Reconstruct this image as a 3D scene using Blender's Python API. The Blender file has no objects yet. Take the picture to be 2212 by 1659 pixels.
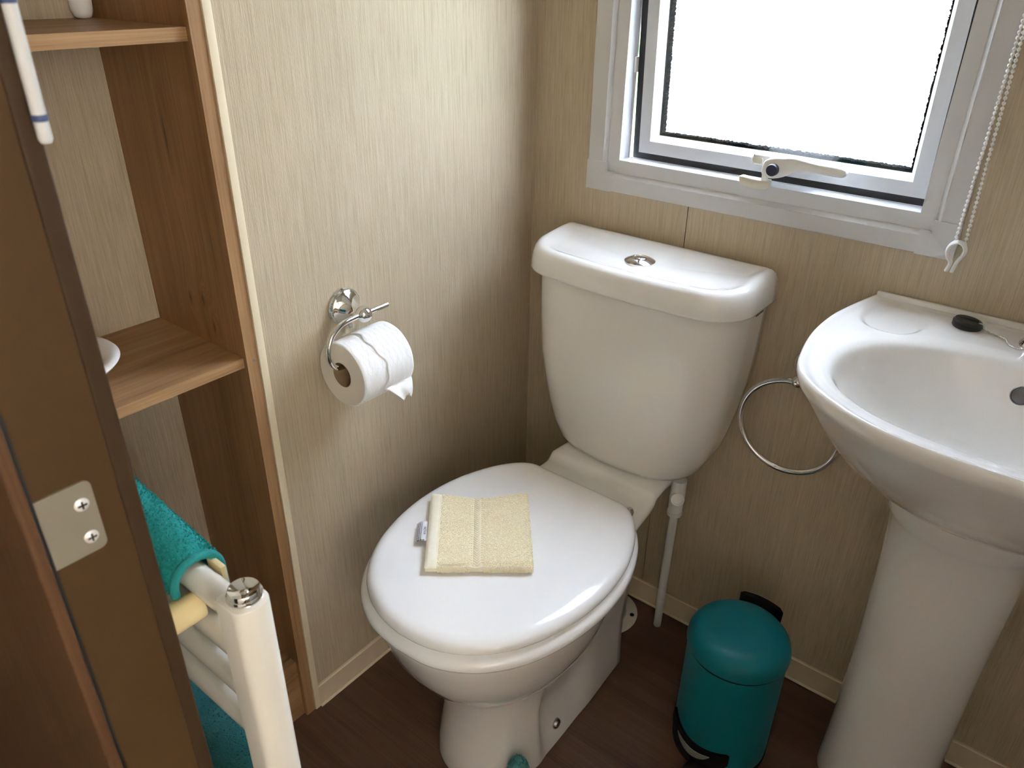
import bpy, bmesh, math, random
from mathutils import Vector, Matrix, Euler
random.seed(7)
sc = bpy.context.scene
COL = sc.collection
PI = math.pi

# ---------------------------------------------------------------- camera
CAM = Vector((0.8739, -1.1657, 1.2180))
R_ = Vector((0.78163952, 0.62360531, 0.01249286))
U_ = Vector((-0.30765607, 0.36804446, 0.87743434))
F_ = Vector((-0.54257479, 0.68968086, -0.47953406))
cd = bpy.data.cameras.new('camera'); cam = bpy.data.objects.new('camera', cd); COL.objects.link(cam)
M = Matrix((( R_.x, U_.x, -F_.x, CAM.x), (R_.y, U_.y, -F_.y, CAM.y), (R_.z, U_.z, -F_.z, CAM.z), (0, 0, 0, 1)))
cam.matrix_world = M
cd.sensor_fit = 'HORIZONTAL'; cd.sensor_width = 36.0
cd.lens = 36.0 * 1660.7 / 2212.0
cd.clip_start = 0.02; cd.clip_end = 200
cd.dof.use_dof = True; cd.dof.focus_distance = 1.15; cd.dof.aperture_fstop = 11.0
sc.camera = cam

# ---------------------------------------------------------------- sky and exposure
w = bpy.data.worlds.new('World'); sc.world = w; w.use_nodes = True
bg = w.node_tree.nodes['Background']
bg.inputs['Color'].default_value = (0.80, 0.89, 1.19, 1); bg.inputs['Strength'].default_value = 16.0
sc.view_settings.view_transform = 'Standard'; sc.view_settings.look = 'None'
sc.view_settings.exposure = 0.87; sc.view_settings.gamma = 1.0
sc.view_settings.use_curve_mapping = False
cy = sc.cycles
cy.use_denoising = True
cy.max_bounces = 14; cy.diffuse_bounces = 8; cy.glossy_bounces = 6; cy.transmission_bounces = 8; cy.transparent_max_bounces = 12
cy.sample_clamp_indirect = 30.0

# ---------------------------------------------------------------- materials
MATS = {}
def newmat(name):
    m = bpy.data.materials.new(name); m.use_nodes = True
    nt = m.node_tree; b = nt.nodes['Principled BSDF']
    MATS[name] = m
    return m, nt, b
def plain(name, col, rough=0.5, metal=0.0, coat=0.0, var=0.04, scale=8.0, bump=0.0, bscale=200.0, spec=0.5):
    m, nt, b = newmat(name)
    N, L = nt.nodes, nt.links
    tc = N.new('ShaderNodeTexCoord'); nz = N.new('ShaderNodeTexNoise'); nz.inputs['Scale'].default_value = scale
    nz.inputs['Detail'].default_value = 4
    mx = N.new('ShaderNodeMix'); mx.data_type = 'RGBA'
    mx.inputs['A'].default_value = tuple(max(0, c * (1 - var)) for c in col) + (1,)
    mx.inputs['B'].default_value = tuple(min(1, c * (1 + var)) for c in col) + (1,)
    L.new(tc.outputs['Object'], nz.inputs['Vector']); L.new(nz.outputs['Fac'], mx.inputs['Factor'])
    L.new(mx.outputs['Result'], b.inputs['Base Color'])
    b.inputs['Roughness'].default_value = rough; b.inputs['Metallic'].default_value = metal
    b.inputs['Coat Weight'].default_value = coat; b.inputs['Coat Roughness'].default_value = 0.03
    b.inputs['Specular IOR Level'].default_value = spec
    if bump:
        n2 = N.new('ShaderNodeTexNoise'); n2.inputs['Scale'].default_value = bscale; n2.inputs['Detail'].default_value = 3
        bp = N.new('ShaderNodeBump'); bp.inputs['Strength'].default_value = bump; bp.inputs['Distance'].default_value = 0.002
        L.new(tc.outputs['Object'], n2.inputs['Vector']); L.new(n2.outputs['Fac'], bp.inputs['Height'])
        L.new(bp.outputs['Normal'], b.inputs['Normal'])
    return m

def wallpaper(name, base, light, dark, bumpd=0.0008):
    m, nt, b = newmat(name); N, L = nt.nodes, nt.links
    tc = N.new('ShaderNodeTexCoord')
    def nz(sc3, detail=3, rough=0.6):
        mp = N.new('ShaderNodeMapping'); mp.inputs['Scale'].default_value = sc3
        n = N.new('ShaderNodeTexNoise'); n.inputs['Scale'].default_value = 1.0; n.inputs['Detail'].default_value = detail
        n.inputs['Roughness'].default_value = rough
        L.new(tc.outputs['Object'], mp.inputs['Vector']); L.new(mp.outputs['Vector'], n.inputs['Vector'])
        return n.outputs['Fac']
    fine = nz((620, 620, 16)); broad = nz((210, 210, 5), 2); pile = nz((480, 480, 190), 2); blot = nz((14, 14, 3), 2)
    rp = N.new('ShaderNodeValToRGB'); e = rp.color_ramp.elements
    e[0].position = 0.34; e[0].color = dark + (1,); e[1].position = 0.70; e[1].color = light + (1,)
    k = e.new(0.5); k.color = base + (1,)
    a = N.new('ShaderNodeMath'); a.operation = 'MULTIPLY_ADD'; a.inputs[1].default_value = 0.68
    L.new(fine, a.inputs[0])
    a2 = N.new('ShaderNodeMath'); a2.operation = 'MULTIPLY'; a2.inputs[1].default_value = 0.32
    L.new(broad, a2.inputs[0]); L.new(a2.outputs[0], a.inputs[2])
    L.new(a.outputs[0], rp.inputs['Fac'])
    mx = N.new('ShaderNodeMix'); mx.data_type = 'RGBA'; mx.blend_type = 'MULTIPLY'; mx.inputs['Factor'].default_value = 0.12
    L.new(rp.outputs['Color'], mx.inputs['A']); L.new(blot, mx.inputs['B'])
    L.new(mx.outputs['Result'], b.inputs['Base Color'])
    b.inputs['Roughness'].default_value = 0.62; b.inputs['Specular IOR Level'].default_value = 0.3
    h = N.new('ShaderNodeMath'); h.operation = 'ADD'; L.new(fine, h.inputs[0]); L.new(pile, h.inputs[1])
    bp = N.new('ShaderNodeBump'); bp.inputs['Strength'].default_value = 0.55; bp.inputs['Distance'].default_value = bumpd
    L.new(h.outputs[0], bp.inputs['Height']); L.new(bp.outputs['Normal'], b.inputs['Normal'])
    return m

def wood(name, c_dark, c_mid, c_light, axis=2, rough=0.45, fs=160.0, bs=22.0, knots=None, bump=0.12):
    """grain along one axis; knots = [(across, along, radius_across, radius_along)] in the (X, Z) plane"""
    m, nt, b = newmat(name); N, L = nt.nodes, nt.links
    tc = N.new('ShaderNodeTexCoord'); vec = tc.outputs['Object']; kn = None
    if knots:
        sx = N.new('ShaderNodeSeparateXYZ'); L.new(vec, sx.inputs[0])
        disp = None
        def mt(op, a, bb=None, c=None):
            n = N.new('ShaderNodeMath'); n.operation = op
            for i, v in enumerate((a, bb, c)):
                if v is None: continue
                if isinstance(v, (int, float)): n.inputs[i].default_value = v
                else: L.new(v, n.inputs[i])
            return n.outputs[0]
        for (x0, z0, rx, rz) in knots:
            dx = mt('DIVIDE', mt('SUBTRACT', sx.outputs['X'], x0), rx); dz = mt('DIVIDE', mt('SUBTRACT', sx.outputs['Z'], z0), rz)
            d2 = mt('ADD', mt('MULTIPLY', dx, dx), mt('MULTIPLY', dz, dz))
            g = mt('POWER', 2.718, mt('MULTIPLY', d2, -0.11))
            t = mt('MULTIPLY', g, 0.022)
            disp = t if disp is None else mt('ADD', disp, t)
            c = mt('POWER', 2.718, mt('MULTIPLY', d2, -1.2))
            kn = c if kn is None else mt('ADD', kn, c)
        cb = N.new('ShaderNodeCombineXYZ'); L.new(mt('ADD', sx.outputs['X'], disp), cb.inputs[0])
        L.new(sx.outputs['Y'], cb.inputs[1]); L.new(sx.outputs['Z'], cb.inputs[2]); vec = cb.outputs[0]
    def nz(acr, along, det=4, dist=0.0):
        s = [acr, acr, acr]; s[axis] = along
        mp = N.new('ShaderNodeMapping'); mp.inputs['Scale'].default_value = s
        n = N.new('ShaderNodeTexNoise'); n.inputs['Scale'].default_value = 1.0; n.inputs['Detail'].default_value = det
        n.inputs['Distortion'].default_value = dist
        L.new(vec, mp.inputs['Vector']); L.new(mp.outputs['Vector'], n.inputs['Vector']); return n.outputs['Fac']
    f = nz(fs * 3, fs * 0.06); g = nz(bs, bs * 0.09, 3, 0.6); mid = nz(bs * 3.6, bs * 0.2, 3, 0.3)
    def comb(a, wa, bb, wb):
        n1 = N.new('ShaderNodeMath'); n1.operation = 'MULTIPLY'; n1.inputs[1].default_value = wa; L.new(a, n1.inputs[0])
        n2 = N.new('ShaderNodeMath'); n2.operation = 'MULTIPLY_ADD'; n2.inputs[1].default_value = wb
        L.new(bb, n2.inputs[0]); L.new(n1.outputs[0], n2.inputs[2]); return n2.outputs[0]
    tot = comb(comb(f, 0.34, g, 0.36), 1.0, mid, 0.30)
    rp = N.new('ShaderNodeValToRGB'); e = rp.color_ramp.elements
    e[0].position = 0.36; e[0].color = c_dark + (1,); e[1].position = 0.66; e[1].color = c_light + (1,)
    k = e.new(0.5); k.color = c_mid + (1,)
    L.new(tot, rp.inputs['Fac']); out = rp.outputs['Color']
    if kn is not None:
        mx = N.new('ShaderNodeMix'); mx.data_type = 'RGBA'; mx.clamp_factor = True
        L.new(kn, mx.inputs['Factor']); L.new(out, mx.inputs['A'])
        mx.inputs['B'].default_value = tuple(c * 0.55 for c in c_dark) + (1,); out = mx.outputs['Result']
    L.new(out, b.inputs['Base Color'])
    b.inputs['Roughness'].default_value = rough; b.inputs['Specular IOR Level'].default_value = 0.35
    bp = N.new('ShaderNodeBump'); bp.inputs['Strength'].default_value = bump; bp.inputs['Distance'].default_value = 0.0004
    L.new(f, bp.inputs['Height']); L.new(bp.outputs['Normal'], b.inputs['Normal'])
    return m

WALL = wallpaper('wallpaper', (0.505, 0.420, 0.294), (0.580, 0.498, 0.368), (0.425, 0.340, 0.222))
WOODV = wood('wood_upright', (0.165, 0.080, 0.029), (0.270, 0.140, 0.058), (0.35, 0.195, 0.09), 2,
             knots=[(-0.118, 0.795, 0.004, 0.011), (-0.085, 0.80, 0.004, 0.012), (-0.068, 0.762, 0.0035, 0.011), (-0.10, 1.02, 0.003, 0.03)])
WOODE = wood('wood_edge', (0.23, 0.125, 0.055), (0.33, 0.19, 0.09), (0.39, 0.24, 0.12), 2)
WOODY = wood('wood_shelf', (0.20, 0.105, 0.045), (0.34, 0.195, 0.09), (0.43, 0.27, 0.14), 1, bs=26)
WOODD = wood('wood_architrave', (0.060, 0.030, 0.014), (0.095, 0.048, 0.022), (0.122, 0.066, 0.032), 2)
FLOORM = wood('vinyl_floor', (0.075, 0.040, 0.024), (0.120, 0.066, 0.042), (0.160, 0.094, 0.064), 0, rough=0.42, fs=120, bs=15)
CREAM = plain('cream_trim', (0.72, 0.63, 0.45), 0.45)
SKIRT = plain('skirting_vinyl', (0.64, 0.53, 0.38), 0.5, var=0.08, scale=30)
BEAD = plain('skirting_bead', (0.78, 0.70, 0.52), 0.4)
JAMB = plain('jamb_laminate', (0.062, 0.034, 0.0125), 0.6, var=0.1, scale=5, spec=0.2)
CERAM = plain('white_ceramic', (0.80, 0.785, 0.76), 0.12, coat=0.8, var=0.015, scale=5)
SEATM = plain('white_seat', (0.91, 0.91, 0.915), 0.16, coat=0.3, var=0.01)
UPVC = plain('white_upvc', (0.57, 0.57, 0.57), 0.32, var=0.03, scale=14)
UPVC2 = plain('white_aluminium', (0.62, 0.63, 0.65), 0.3, var=0.02, scale=14)
PIPEW = plain('white_pipe', (0.66, 0.67, 0.66), 0.4)
PIPEG = plain('grey_pipe', (0.34, 0.36, 0.37), 0.45)
FLANGE = plain('flange_plastic', (0.72, 0.70, 0.64), 0.45)
RAILW = plain('rail_enamel', (0.66, 0.64, 0.57), 0.25, coat=0.3, var=0.05, scale=20)
RAILC = plain('bracket_plastic', (0.80, 0.66, 0.36), 0.35)
CHROME = plain('chrome', (0.80, 0.80, 0.80), 0.07, metal=1.0, var=0.01)
STEEL = plain('steel', (0.45, 0.45, 0.44), 0.3, metal=1.0, var=0.05)
PLATE = plain('strike_plate', (0.22, 0.20, 0.15), 0.6, metal=0.2, var=0.06)
SCREW = plain('screw_zinc', (0.74, 0.73, 0.70), 0.38, metal=0.4)
BLACK = plain('black_rubber', (0.012, 0.012, 0.013), 0.5)
PLUGB = plain('black_plug', (0.010, 0.010, 0.011), 0.4)
BLACKP = plain('black_plastic', (0.006, 0.0065, 0.007), 0.6, spec=0.2)
NAVY = plain('navy_plastic', (0.02, 0.022, 0.04), 0.35)
SPACER = plain('spacer_bar', (0.009, 0.010, 0.011), 1.0, var=0.6, scale=500, spec=0.0)
TEAL = plain('teal_enamel', (0.002, 0.150, 0.172), 0.36, coat=0.0, spec=0.25, var=0.05)
TEALT = plain('teal_terry', (0.006, 0.27, 0.255), 0.95, var=0.25, scale=260, bump=1.0, bscale=520)
TEALH = plain('teal_hem', (0.01, 0.235, 0.225), 0.9, var=0.1, scale=200, bump=0.5, bscale=900)
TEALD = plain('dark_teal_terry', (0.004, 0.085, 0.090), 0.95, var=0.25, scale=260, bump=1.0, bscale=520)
CREAMT = plain('cream_terry', (0.97, 0.90, 0.71), 0.95, var=0.05, scale=180, bump=0.12, bscale=500)
CREAMH = plain('cream_hem', (0.95, 0.89, 0.72), 0.85, var=0.05, scale=150, bump=0.35, bscale=1200)
TAGM = plain('tag_fabric', (0.72, 0.72, 0.78), 0.6, var=0.03)
INK = plain('ink', (0.02, 0.02, 0.05), 0.6)
PAPER = plain('toilet_paper', (0.86, 0.86, 0.85), 0.9, var=0.02, scale=60, bump=0.25, bscale=160)
PAPERS = plain('paper_side', (0.74, 0.69, 0.60), 0.95, var=0.05, scale=300)
CARD = plain('cardboard', (0.30, 0.21, 0.13), 0.85)
PORC = plain('bowl_porcelain', (0.82, 0.80, 0.77), 0.2, coat=0.4)
WHITEP = plain('white_plastic', (0.80, 0.80, 0.78), 0.35)
CREAMP = plain('cream_plastic', (0.68, 0.65, 0.54), 0.4)
BADGE = plain('badge_grey', (0.20, 0.21, 0.20), 0.5, var=0.7, scale=400)
BLUE = plain('blue_band', (0.04, 0.06, 0.16), 0.5)
CEIL = plain('ceiling_white', (0.80, 0.79, 0.76), 0.7)
GRASS = plain('grass_green', (0.16, 0.42, 0.05), 0.9, var=0.4, scale=20)
PATHM = plain('path_slabs', (0.42, 0.36, 0.29), 0.9, var=0.1, scale=4)
NEIGH = plain('neighbour_cream', (0.56, 0.55, 0.475), 0.6, var=0.03)
NGREY = plain('neighbour_dark_glass', (0.05, 0.055, 0.06), 0.2)

def glass_mat():
    m = bpy.data.materials.new('obscure_glass'); m.use_nodes = True; nt = m.node_tree; N, L = nt.nodes, nt.links
    for n in list(N): N.remove(n)
    out = N.new('ShaderNodeOutputMaterial')
    tc = N.new('ShaderNodeTexCoord'); nz = N.new('ShaderNodeTexNoise'); nz.inputs['Scale'].default_value = 260; nz.inputs['Detail'].default_value = 2
    L.new(tc.outputs['Object'], nz.inputs['Vector'])
    bp = N.new('ShaderNodeBump'); bp.inputs['Strength'].default_value = 0.9; bp.inputs['Distance'].default_value = 0.004
    L.new(nz.outputs['Fac'], bp.inputs['Height'])
    tr = N.new('ShaderNodeBsdfTransparent'); tr.inputs['Color'].default_value = (0.97, 0.975, 0.94, 1)
    tl = N.new('ShaderNodeBsdfTranslucent'); tl.inputs['Color'].default_value = (0.95, 0.96, 0.90, 1)
    L.new(bp.outputs['Normal'], tl.inputs['Normal'])
    gl = N.new('ShaderNodeBsdfGlossy'); gl.inputs['Roughness'].default_value = 0.08; L.new(bp.outputs['Normal'], gl.inputs['Normal'])
    rf = N.new('ShaderNodeBsdfRefraction'); rf.inputs['Roughness'].default_value = 0.12; rf.inputs['IOR'].default_value = 1.25
    L.new(bp.outputs['Normal'], rf.inputs['Normal'])
    m1 = N.new('ShaderNodeMixShader'); m1.inputs[0].default_value = 0.12; L.new(tr.outputs[0], m1.inputs[1]); L.new(tl.outputs[0], m1.inputs[2])
    m3 = N.new('ShaderNodeMixShader'); m3.inputs[0].default_value = 0.22; L.new(m1.outputs[0], m3.inputs[1]); L.new(rf.outputs[0], m3.inputs[2])
    m2 = N.new('ShaderNodeMixShader'); m2.inputs[0].default_value = 0.05; L.new(m3.outputs[0], m2.inputs[1]); L.new(gl.outputs[0], m2.inputs[2])
    L.new(m2.outputs[0], out.inputs['Surface'])
    return m
GLASS = glass_mat()
def drop_mat():
    m, nt, b = newmat('rain_water'); b.inputs['Base Color'].default_value = (0.95, 0.97, 1, 1); b.inputs['Roughness'].default_value = 0.02
    b.inputs['Transmission Weight'].default_value = 1.0; b.inputs['IOR'].default_value = 1.33; return m
WATER = drop_mat()
def clear_mat():
    m = bpy.data.materials.new('clear_glass'); m.use_nodes = True; nt = m.node_tree; N, L = nt.nodes, nt.links
    for n in list(N): N.remove(n)
    out = N.new('ShaderNodeOutputMaterial'); tr = N.new('ShaderNodeBsdfTransparent'); tr.inputs['Color'].default_value = (0.97, 0.98, 0.96, 1)
    gl = N.new('ShaderNodeBsdfGlossy'); gl.inputs['Roughness'].default_value = 0.03
    mx = N.new('ShaderNodeMixShader'); mx.inputs[0].default_value = 0.04
    L.new(tr.outputs[0], mx.inputs[1]); L.new(gl.outputs[0], mx.inputs[2]); L.new(mx.outputs[0], out.inputs['Surface'])
    return m
CLEAR = clear_mat()

# ---------------------------------------------------------------- helpers
def link(name, me, mat, parent=None, smooth=True, angle=40):
    o = bpy.data.objects.new(name, me); COL.objects.link(o)
    if mat is not None: me.materials.append(mat)
    if smooth:
        for p_ in me.polygons: p_.use_smooth = True
        try: me.set_sharp_from_angle(angle=math.radians(angle))
        except Exception: pass
    if parent is not None:
        o.parent = parent; o.matrix_parent_inverse = wm(parent).inverted()
    return o
def wm(o):
    m = o.matrix_basis.copy()
    if o.parent is not None: m = wm(o.parent) @ o.matrix_parent_inverse @ m
    return m
def obj(name, bm, mat, parent=None, smooth=True, angle=40, fix=True):
    if fix: bmesh.ops.recalc_face_normals(bm, faces=bm.faces[:])
    me = bpy.data.meshes.new(name); bm.to_mesh(me); bm.free()
    return link(name, me, mat, parent, smooth, angle)
def thing(name, label, cat, loc, group=None, kind=None):
    o = bpy.data.objects.new(name, None); COL.objects.link(o); o.location = loc; o.empty_display_size = 0.05
    return tag(o, label, cat, group, kind)
def tag(o, label, cat, group=None, kind=None):
    o['label'] = label; o['category'] = cat
    if group: o['group'] = group
    if kind: o['kind'] = kind
    return o
def box(x0, x1, y0, y1, z0, z1, bev=0.0, seg=2, bm=None):
    b = bmesh.new()
    vs = [b.verts.new((x, y, z)) for x in (x0, x1) for y in (y0, y1) for z in (z0, z1)]
    for f in ((0,1,3,2), (4,6,7,5), (0,4,5,1), (2,3,7,6), (0,2,6,4), (1,5,7,3)): b.faces.new([vs[i] for i in f])
    bmesh.ops.recalc_face_normals(b, faces=b.faces[:])
    if bev: bmesh.ops.bevel(b, geom=b.edges[:], offset=bev, segments=seg, affect='EDGES', profile=0.6)
    if bm is None: return b
    join(bm, b); return bm
def join(dst, src):
    me = bpy.data.meshes.new('tmp'); src.to_mesh(me); src.free(); dst.from_mesh(me); bpy.data.meshes.remove(me)
def loft(rings, closed=True, cap0=True, cap1=True, bm=None):
    b = bm or bmesh.new()
    V = [[b.verts.new(p) for p in r] for r in rings]; n = len(rings[0])
    for i in range(len(V) - 1):
        for j in range(n if closed else n - 1):
            k = (j + 1) % n
            try: b.faces.new((V[i][j], V[i][k], V[i + 1][k], V[i + 1][j]))
            except ValueError: pass
    if closed and cap0: b.faces.new(V[0][::-1])
    if closed and cap1: b.faces.new(V[-1])
    return b
def frame_of(d):
    d = Vector(d).normalized(); a = Vector((0, 0, 1)) if abs(d.z) < 0.95 else Vector((1, 0, 0))
    u = d.cross(a).normalized(); v = d.cross(u).normalized(); return u, v
def lathe(profile, origin, axis=(0, 0, 1), n=40, cap=True, bm=None):
    """profile: [(radius, distance along the axis)]"""
    d = Vector(axis).normalized(); u, v = frame_of(d); o = Vector(origin)
    rings = [[o + d * t + (u * math.cos(2 * PI * k / n) + v * math.sin(2 * PI * k / n)) * max(r, 1e-5) for k in range(n)] for r, t in profile]
    return loft(rings, True, cap, cap, bm)
def tube(pts, r, n=16, bm=None, closed=False, cap=True):
    pts = [Vector(p) for p in pts]; m = len(pts); rings = []; pu = None
    for i, p_ in enumerate(pts):
        if closed: t = pts[(i + 1) % m] - pts[i - 1]
        else: t = pts[min(i + 1, m - 1)] - pts[max(i - 1, 0)]
        t.normalize()
        if pu is None: u, _ = frame_of(t)
        else: u = (pu - t * pu.dot(t)).normalized()
        pu = u; v = t.cross(u); rr = r[i] if isinstance(r, (list, tuple)) else r
        rings.append([p_ + (u * math.cos(2 * PI * k / n) + v * math.sin(2 * PI * k / n)) * rr for k in range(n)])
    if closed: rings.append(rings[0])
    b = loft(rings, True, cap and not closed, cap and not closed, bm)
    if closed: bmesh.ops.remove_doubles(b, verts=b.verts[:], dist=1e-6)
    return b
def spline(P_, n=8, closed=False):
    P_ = [Vector(p) for p in P_]; out = []; m = len(P_)
    rng = range(m if closed else m - 1)
    for i in rng:
        g = (lambda k: P_[k % m]) if closed else (lambda k: P_[max(0, min(m - 1, k))])
        a, b, c, d = g(i - 1), g(i), g(i + 1), g(i + 2)
        for k in range(n):
            t = k / n
            out.append(0.5 * ((2 * b) + (c - a) * t + (2 * a - 5 * b + 4 * c - d) * t * t + (3 * b - a - 3 * c + d) * t ** 3))
    if not closed: out.append(P_[-1])
    return out
def sphere(c, r, n=20, m=12, bm=None, sc_=(1, 1, 1)):
    rings = []
    for i in range(m + 1):
        a = PI * i / m; rr = max(math.sin(a), 1e-4)
        rings.append([(c[0] + r * sc_[0] * rr * math.cos(2 * PI * k / n), c[1] + r * sc_[1] * rr * math.sin(2 * PI * k / n), c[2] + r * sc_[2] * math.cos(a)) for k in range(n)])
    return loft(rings, True, True, True, bm)
def sub(o, lv=1):
    md = o.modifiers.new('subdivision', 'SUBSURF'); md.levels = lv; md.render_levels = lv; return o
def interp(tab, x):
    if x <= tab[0][0]: return tab[0][1]
    for (a, b), (c, d) in zip(tab, tab[1:]):
        if x <= c: return b + (d - b) * (x - a) / (c - a)
    return tab[-1][1]
def sstep(a, b, x):
    t = max(0.0, min(1.0, (x - a) / (b - a))); return t * t * (3 - 2 * t)

# ================================================================= THE ROOM
def panelwall(name, label, boxes, mat, cat='wall'):
    bm = bmesh.new()
    for b in boxes: box(*b, bm=bm)
    o = obj(name, bm, mat, smooth=False); return tag(o, label, cat, kind='structure')

ZC = 2.05
fl = panelwall('floor', 'dark brown wood-effect vinyl floor under the toilet and bin', [(-1.64, 2.64, -2.24, 0.034, -0.05, 0)], FLOORM, 'floor')
# left wall with the alcove of the shelves behind its edge
panelwall('wall_left', 'beige streaked wallpaper wall behind the toilet roll', [(-0.05, 0, -0.6316, 0.033, 0, ZC)], WALL)
# back wall: two wallpapered panels meeting in a fine joint, opening for the window
wb = thing('wall_back', 'beige streaked wallpaper wall around the window and behind the basin', 'wall', (0.7, 0, 0), kind='structure')
SEAM = 0.3225; WX0, WX1, WZ0, WZ1 = 0.160, 0.690, 0.902, 1.585
for rects in ([(0.0, SEAM - 0.0009, 0, WZ0), (0.0, WX0, WZ0, WZ1), (0.0, SEAM - 0.0009, WZ1, ZC)],
              [(SEAM + 0.0009, 1.36, 0, WZ0), (WX1, 1.36, WZ0, WZ1), (SEAM + 0.0009, 1.36, WZ1, ZC)]):
    bm = bmesh.new()
    for (x0, x1, z0, z1) in rects: box(x0, x1, 0, 0.03, z0, z1, bm=bm)
    obj('wall_panel', bm, WALL, wb, smooth=False)
for (z0, z1) in ((0, WZ0), (WZ1, ZC)): obj('joint_strip', box(SEAM - 0.0008, SEAM + 0.0008, 0.0045, 0.0298, z0, z1), WALL, wb, smooth=False)
bm = bmesh.new()
for (x0, x1, z0, z1) in ((-0.05, WX0, 0, ZC), (WX1, 1.40, 0, ZC), (WX0, WX1, 0, WZ0), (WX0, WX1, WZ1, ZC)):
    box(x0, x1, 0.0301, 0.034, z0, z1, bm=bm)
obj('outer_skin', bm, NEIGH, wb, smooth=False)
panelwall('wall_right', 'unseen wall right of the basin, made white to bounce light', [(1.27, 1.40, -0.993, -0.0005, 0, ZC)], CEIL)  # finish is invented: white so it bounces window light back
panelwall('wall_front', 'wallpapered wall beside the doorway behind the towel rail', [(-1.6, 0.395, -1.050, -0.998, 0, ZC), (1.16, 2.6, -1.0545, -0.994, 0, ZC), (0.395, 1.16, -1.0545, -0.994, 1.98, ZC)], WALL)
panelwall('wall_hall', 'unseen wall of the added hallway behind the viewer, white for bounce', [(-1.6, 2.6, -2.24, -2.2, 0, ZC)], CEIL)  # hallway added for fill; this wall is white to bounce light forward
panelwall('wall_hall_left', 'unseen wallpapered end wall of the added hallway', [(-1.64, -1.6, -2.24, -0.998, 0, ZC)], WALL)  # closes the added hallway so less daylight comes through the doorway
panelwall('wall_hall_right', 'unseen end wall of the added hallway with an opening for fill light', [(2.6, 2.64, -2.24, -0.994, 0, 0.95), (2.6, 2.64, -2.24, -0.994, 1.83, ZC), (2.6, 2.64, -2.24, -2.05, 0.95, 1.83), (2.6, 2.64, -1.18, -0.994, 0.95, 1.83)], WALL)  # opening added to send soft fill light through the doorway
BLM = bpy.data.materials.new('warm_fill_blind'); BLM.use_nodes = True
_n = BLM.node_tree.nodes; _t = _n.new('ShaderNodeBsdfTranslucent'); _t.inputs['Color'].default_value = (0.96, 0.87, 0.72, 1)
BLM.node_tree.links.new(_t.outputs[0], _n['Material Output'].inputs['Surface'])
panelwall('hall_fill_blind', 'unseen cream blind added over the hallway opening for warm fill light', [(2.590, 2.592, -2.10, -1.13, 0.90, 1.88)], BLM, 'window')  # added blind: diffuses and warms the fill from the opening
panelwall('ceiling', 'plain white ceiling panel', [(-1.64, 2.64, -2.24, 0.034, ZC, ZC + 0.04)], CEIL, 'ceiling')

# skirting: flat vinyl strip with a pale bead along each long edge
def skirting(name, label, a, b, axis):
    t = thing(name, label, 'skirting', (a[0], a[1], 0), kind='structure')
    if axis == 'x':
        obj('strip', box(a[0], b[0], -0.004, -0.0002, 0.0008, 0.0545), SKIRT, t, smooth=False)
        obj('bead', tube([(a[0], -0.004, 0.0525), (b[0], -0.004, 0.0525)], 0.0016, 8), BEAD, t)
        obj('bead', box(a[0], b[0], -0.007, -0.001, 0.0004, 0.005, 0.001), BEAD, t)
    else:
        obj('strip', box(0.0002, 0.004, a[1], b[1], 0.0008, 0.0545), SKIRT, t, smooth=False)
        obj('bead', tube([(0.004, a[1], 0.0525), (0.004, b[1], 0.0525)], 0.0016, 8), BEAD, t)
        obj('bead', box(0.001, 0.007, a[1], b[1], 0.0004, 0.005, 0.001), BEAD, t)
    return t
skirting('baseboard_back', 'beige skirting strip along the window wall', (0.008, 0), (1.27, 0), 'x')
skirting('baseboard_left', 'beige skirting strip below the toilet roll wall', (0, -0.6205), (0, -0.0075), 'y')
# narrow cream cover strip beside the shelf upright
tag(obj('trim_1', box(0.0002, 0.0035, -0.6312, -0.6195, 0.0008, ZC - 0.002, 0.0012), CREAM), 'narrow cream vertical cover strip between shelves and wallpaper', 'trim', kind='structure')

# ---------------------------------------------------------------- built-in shelves in the alcove
su = thing('shelving_unit', 'brown wood-effect built-in shelves with wallpapered back', 'shelves', (-0.11, -0.82, 0))
XB = -0.224
obj('side_panel', box(XB, -0.0006, -0.6495, -0.6318, 0.0006, ZC - 0.002), WOODV, su, smooth=False)
obj('front_edging', box(-0.0006, 0.0006, -0.6496, -0.6317, 0.0006, ZC - 0.002), WOODE, su, smooth=False)
obj('side_panel', box(XB, 0.0, -0.992, -0.978, 0.0006, ZC - 0.002), WOODV, su, smooth=False)
obj('back_panel', box(XB - 0.008, XB, -0.9975, -0.6318, 0.0006, ZC - 0.002), WALL, su, smooth=False)
for z0 in (0.7190, 1.1365):
    s = obj('shelf', box(XB, -0.0075, -0.978, -0.6497, z0, z0 + 0.0148), WOODY, su, smooth=False)
    obj('shelf_edging', box(-0.0075, -0.0065, -0.978, -0.6499, z0 - 0.0001, z0 + 0.0149), WOODY, s, smooth=False)
    # rounded inner end of the shelf nosing
s = obj('shelf', box(XB, -0.028, -0.978, -0.6497, 0.118, 0.1328), WOODY, su, smooth=False)
obj('plinth', box(-0.022, -0.008, -0.978, -0.6497, 0.0006, 0.134), WOODY, su, smooth=False)
sh = obj('screw_hole', lathe([(0.0, 0), (0.0022, 0), (0.0024, 0.0004), (0.0016, 0.0006), (0, 0.0003)], (0.0006, -0.6377, 0.7281), (1, 0, 0), 14), STEEL, su)

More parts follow.
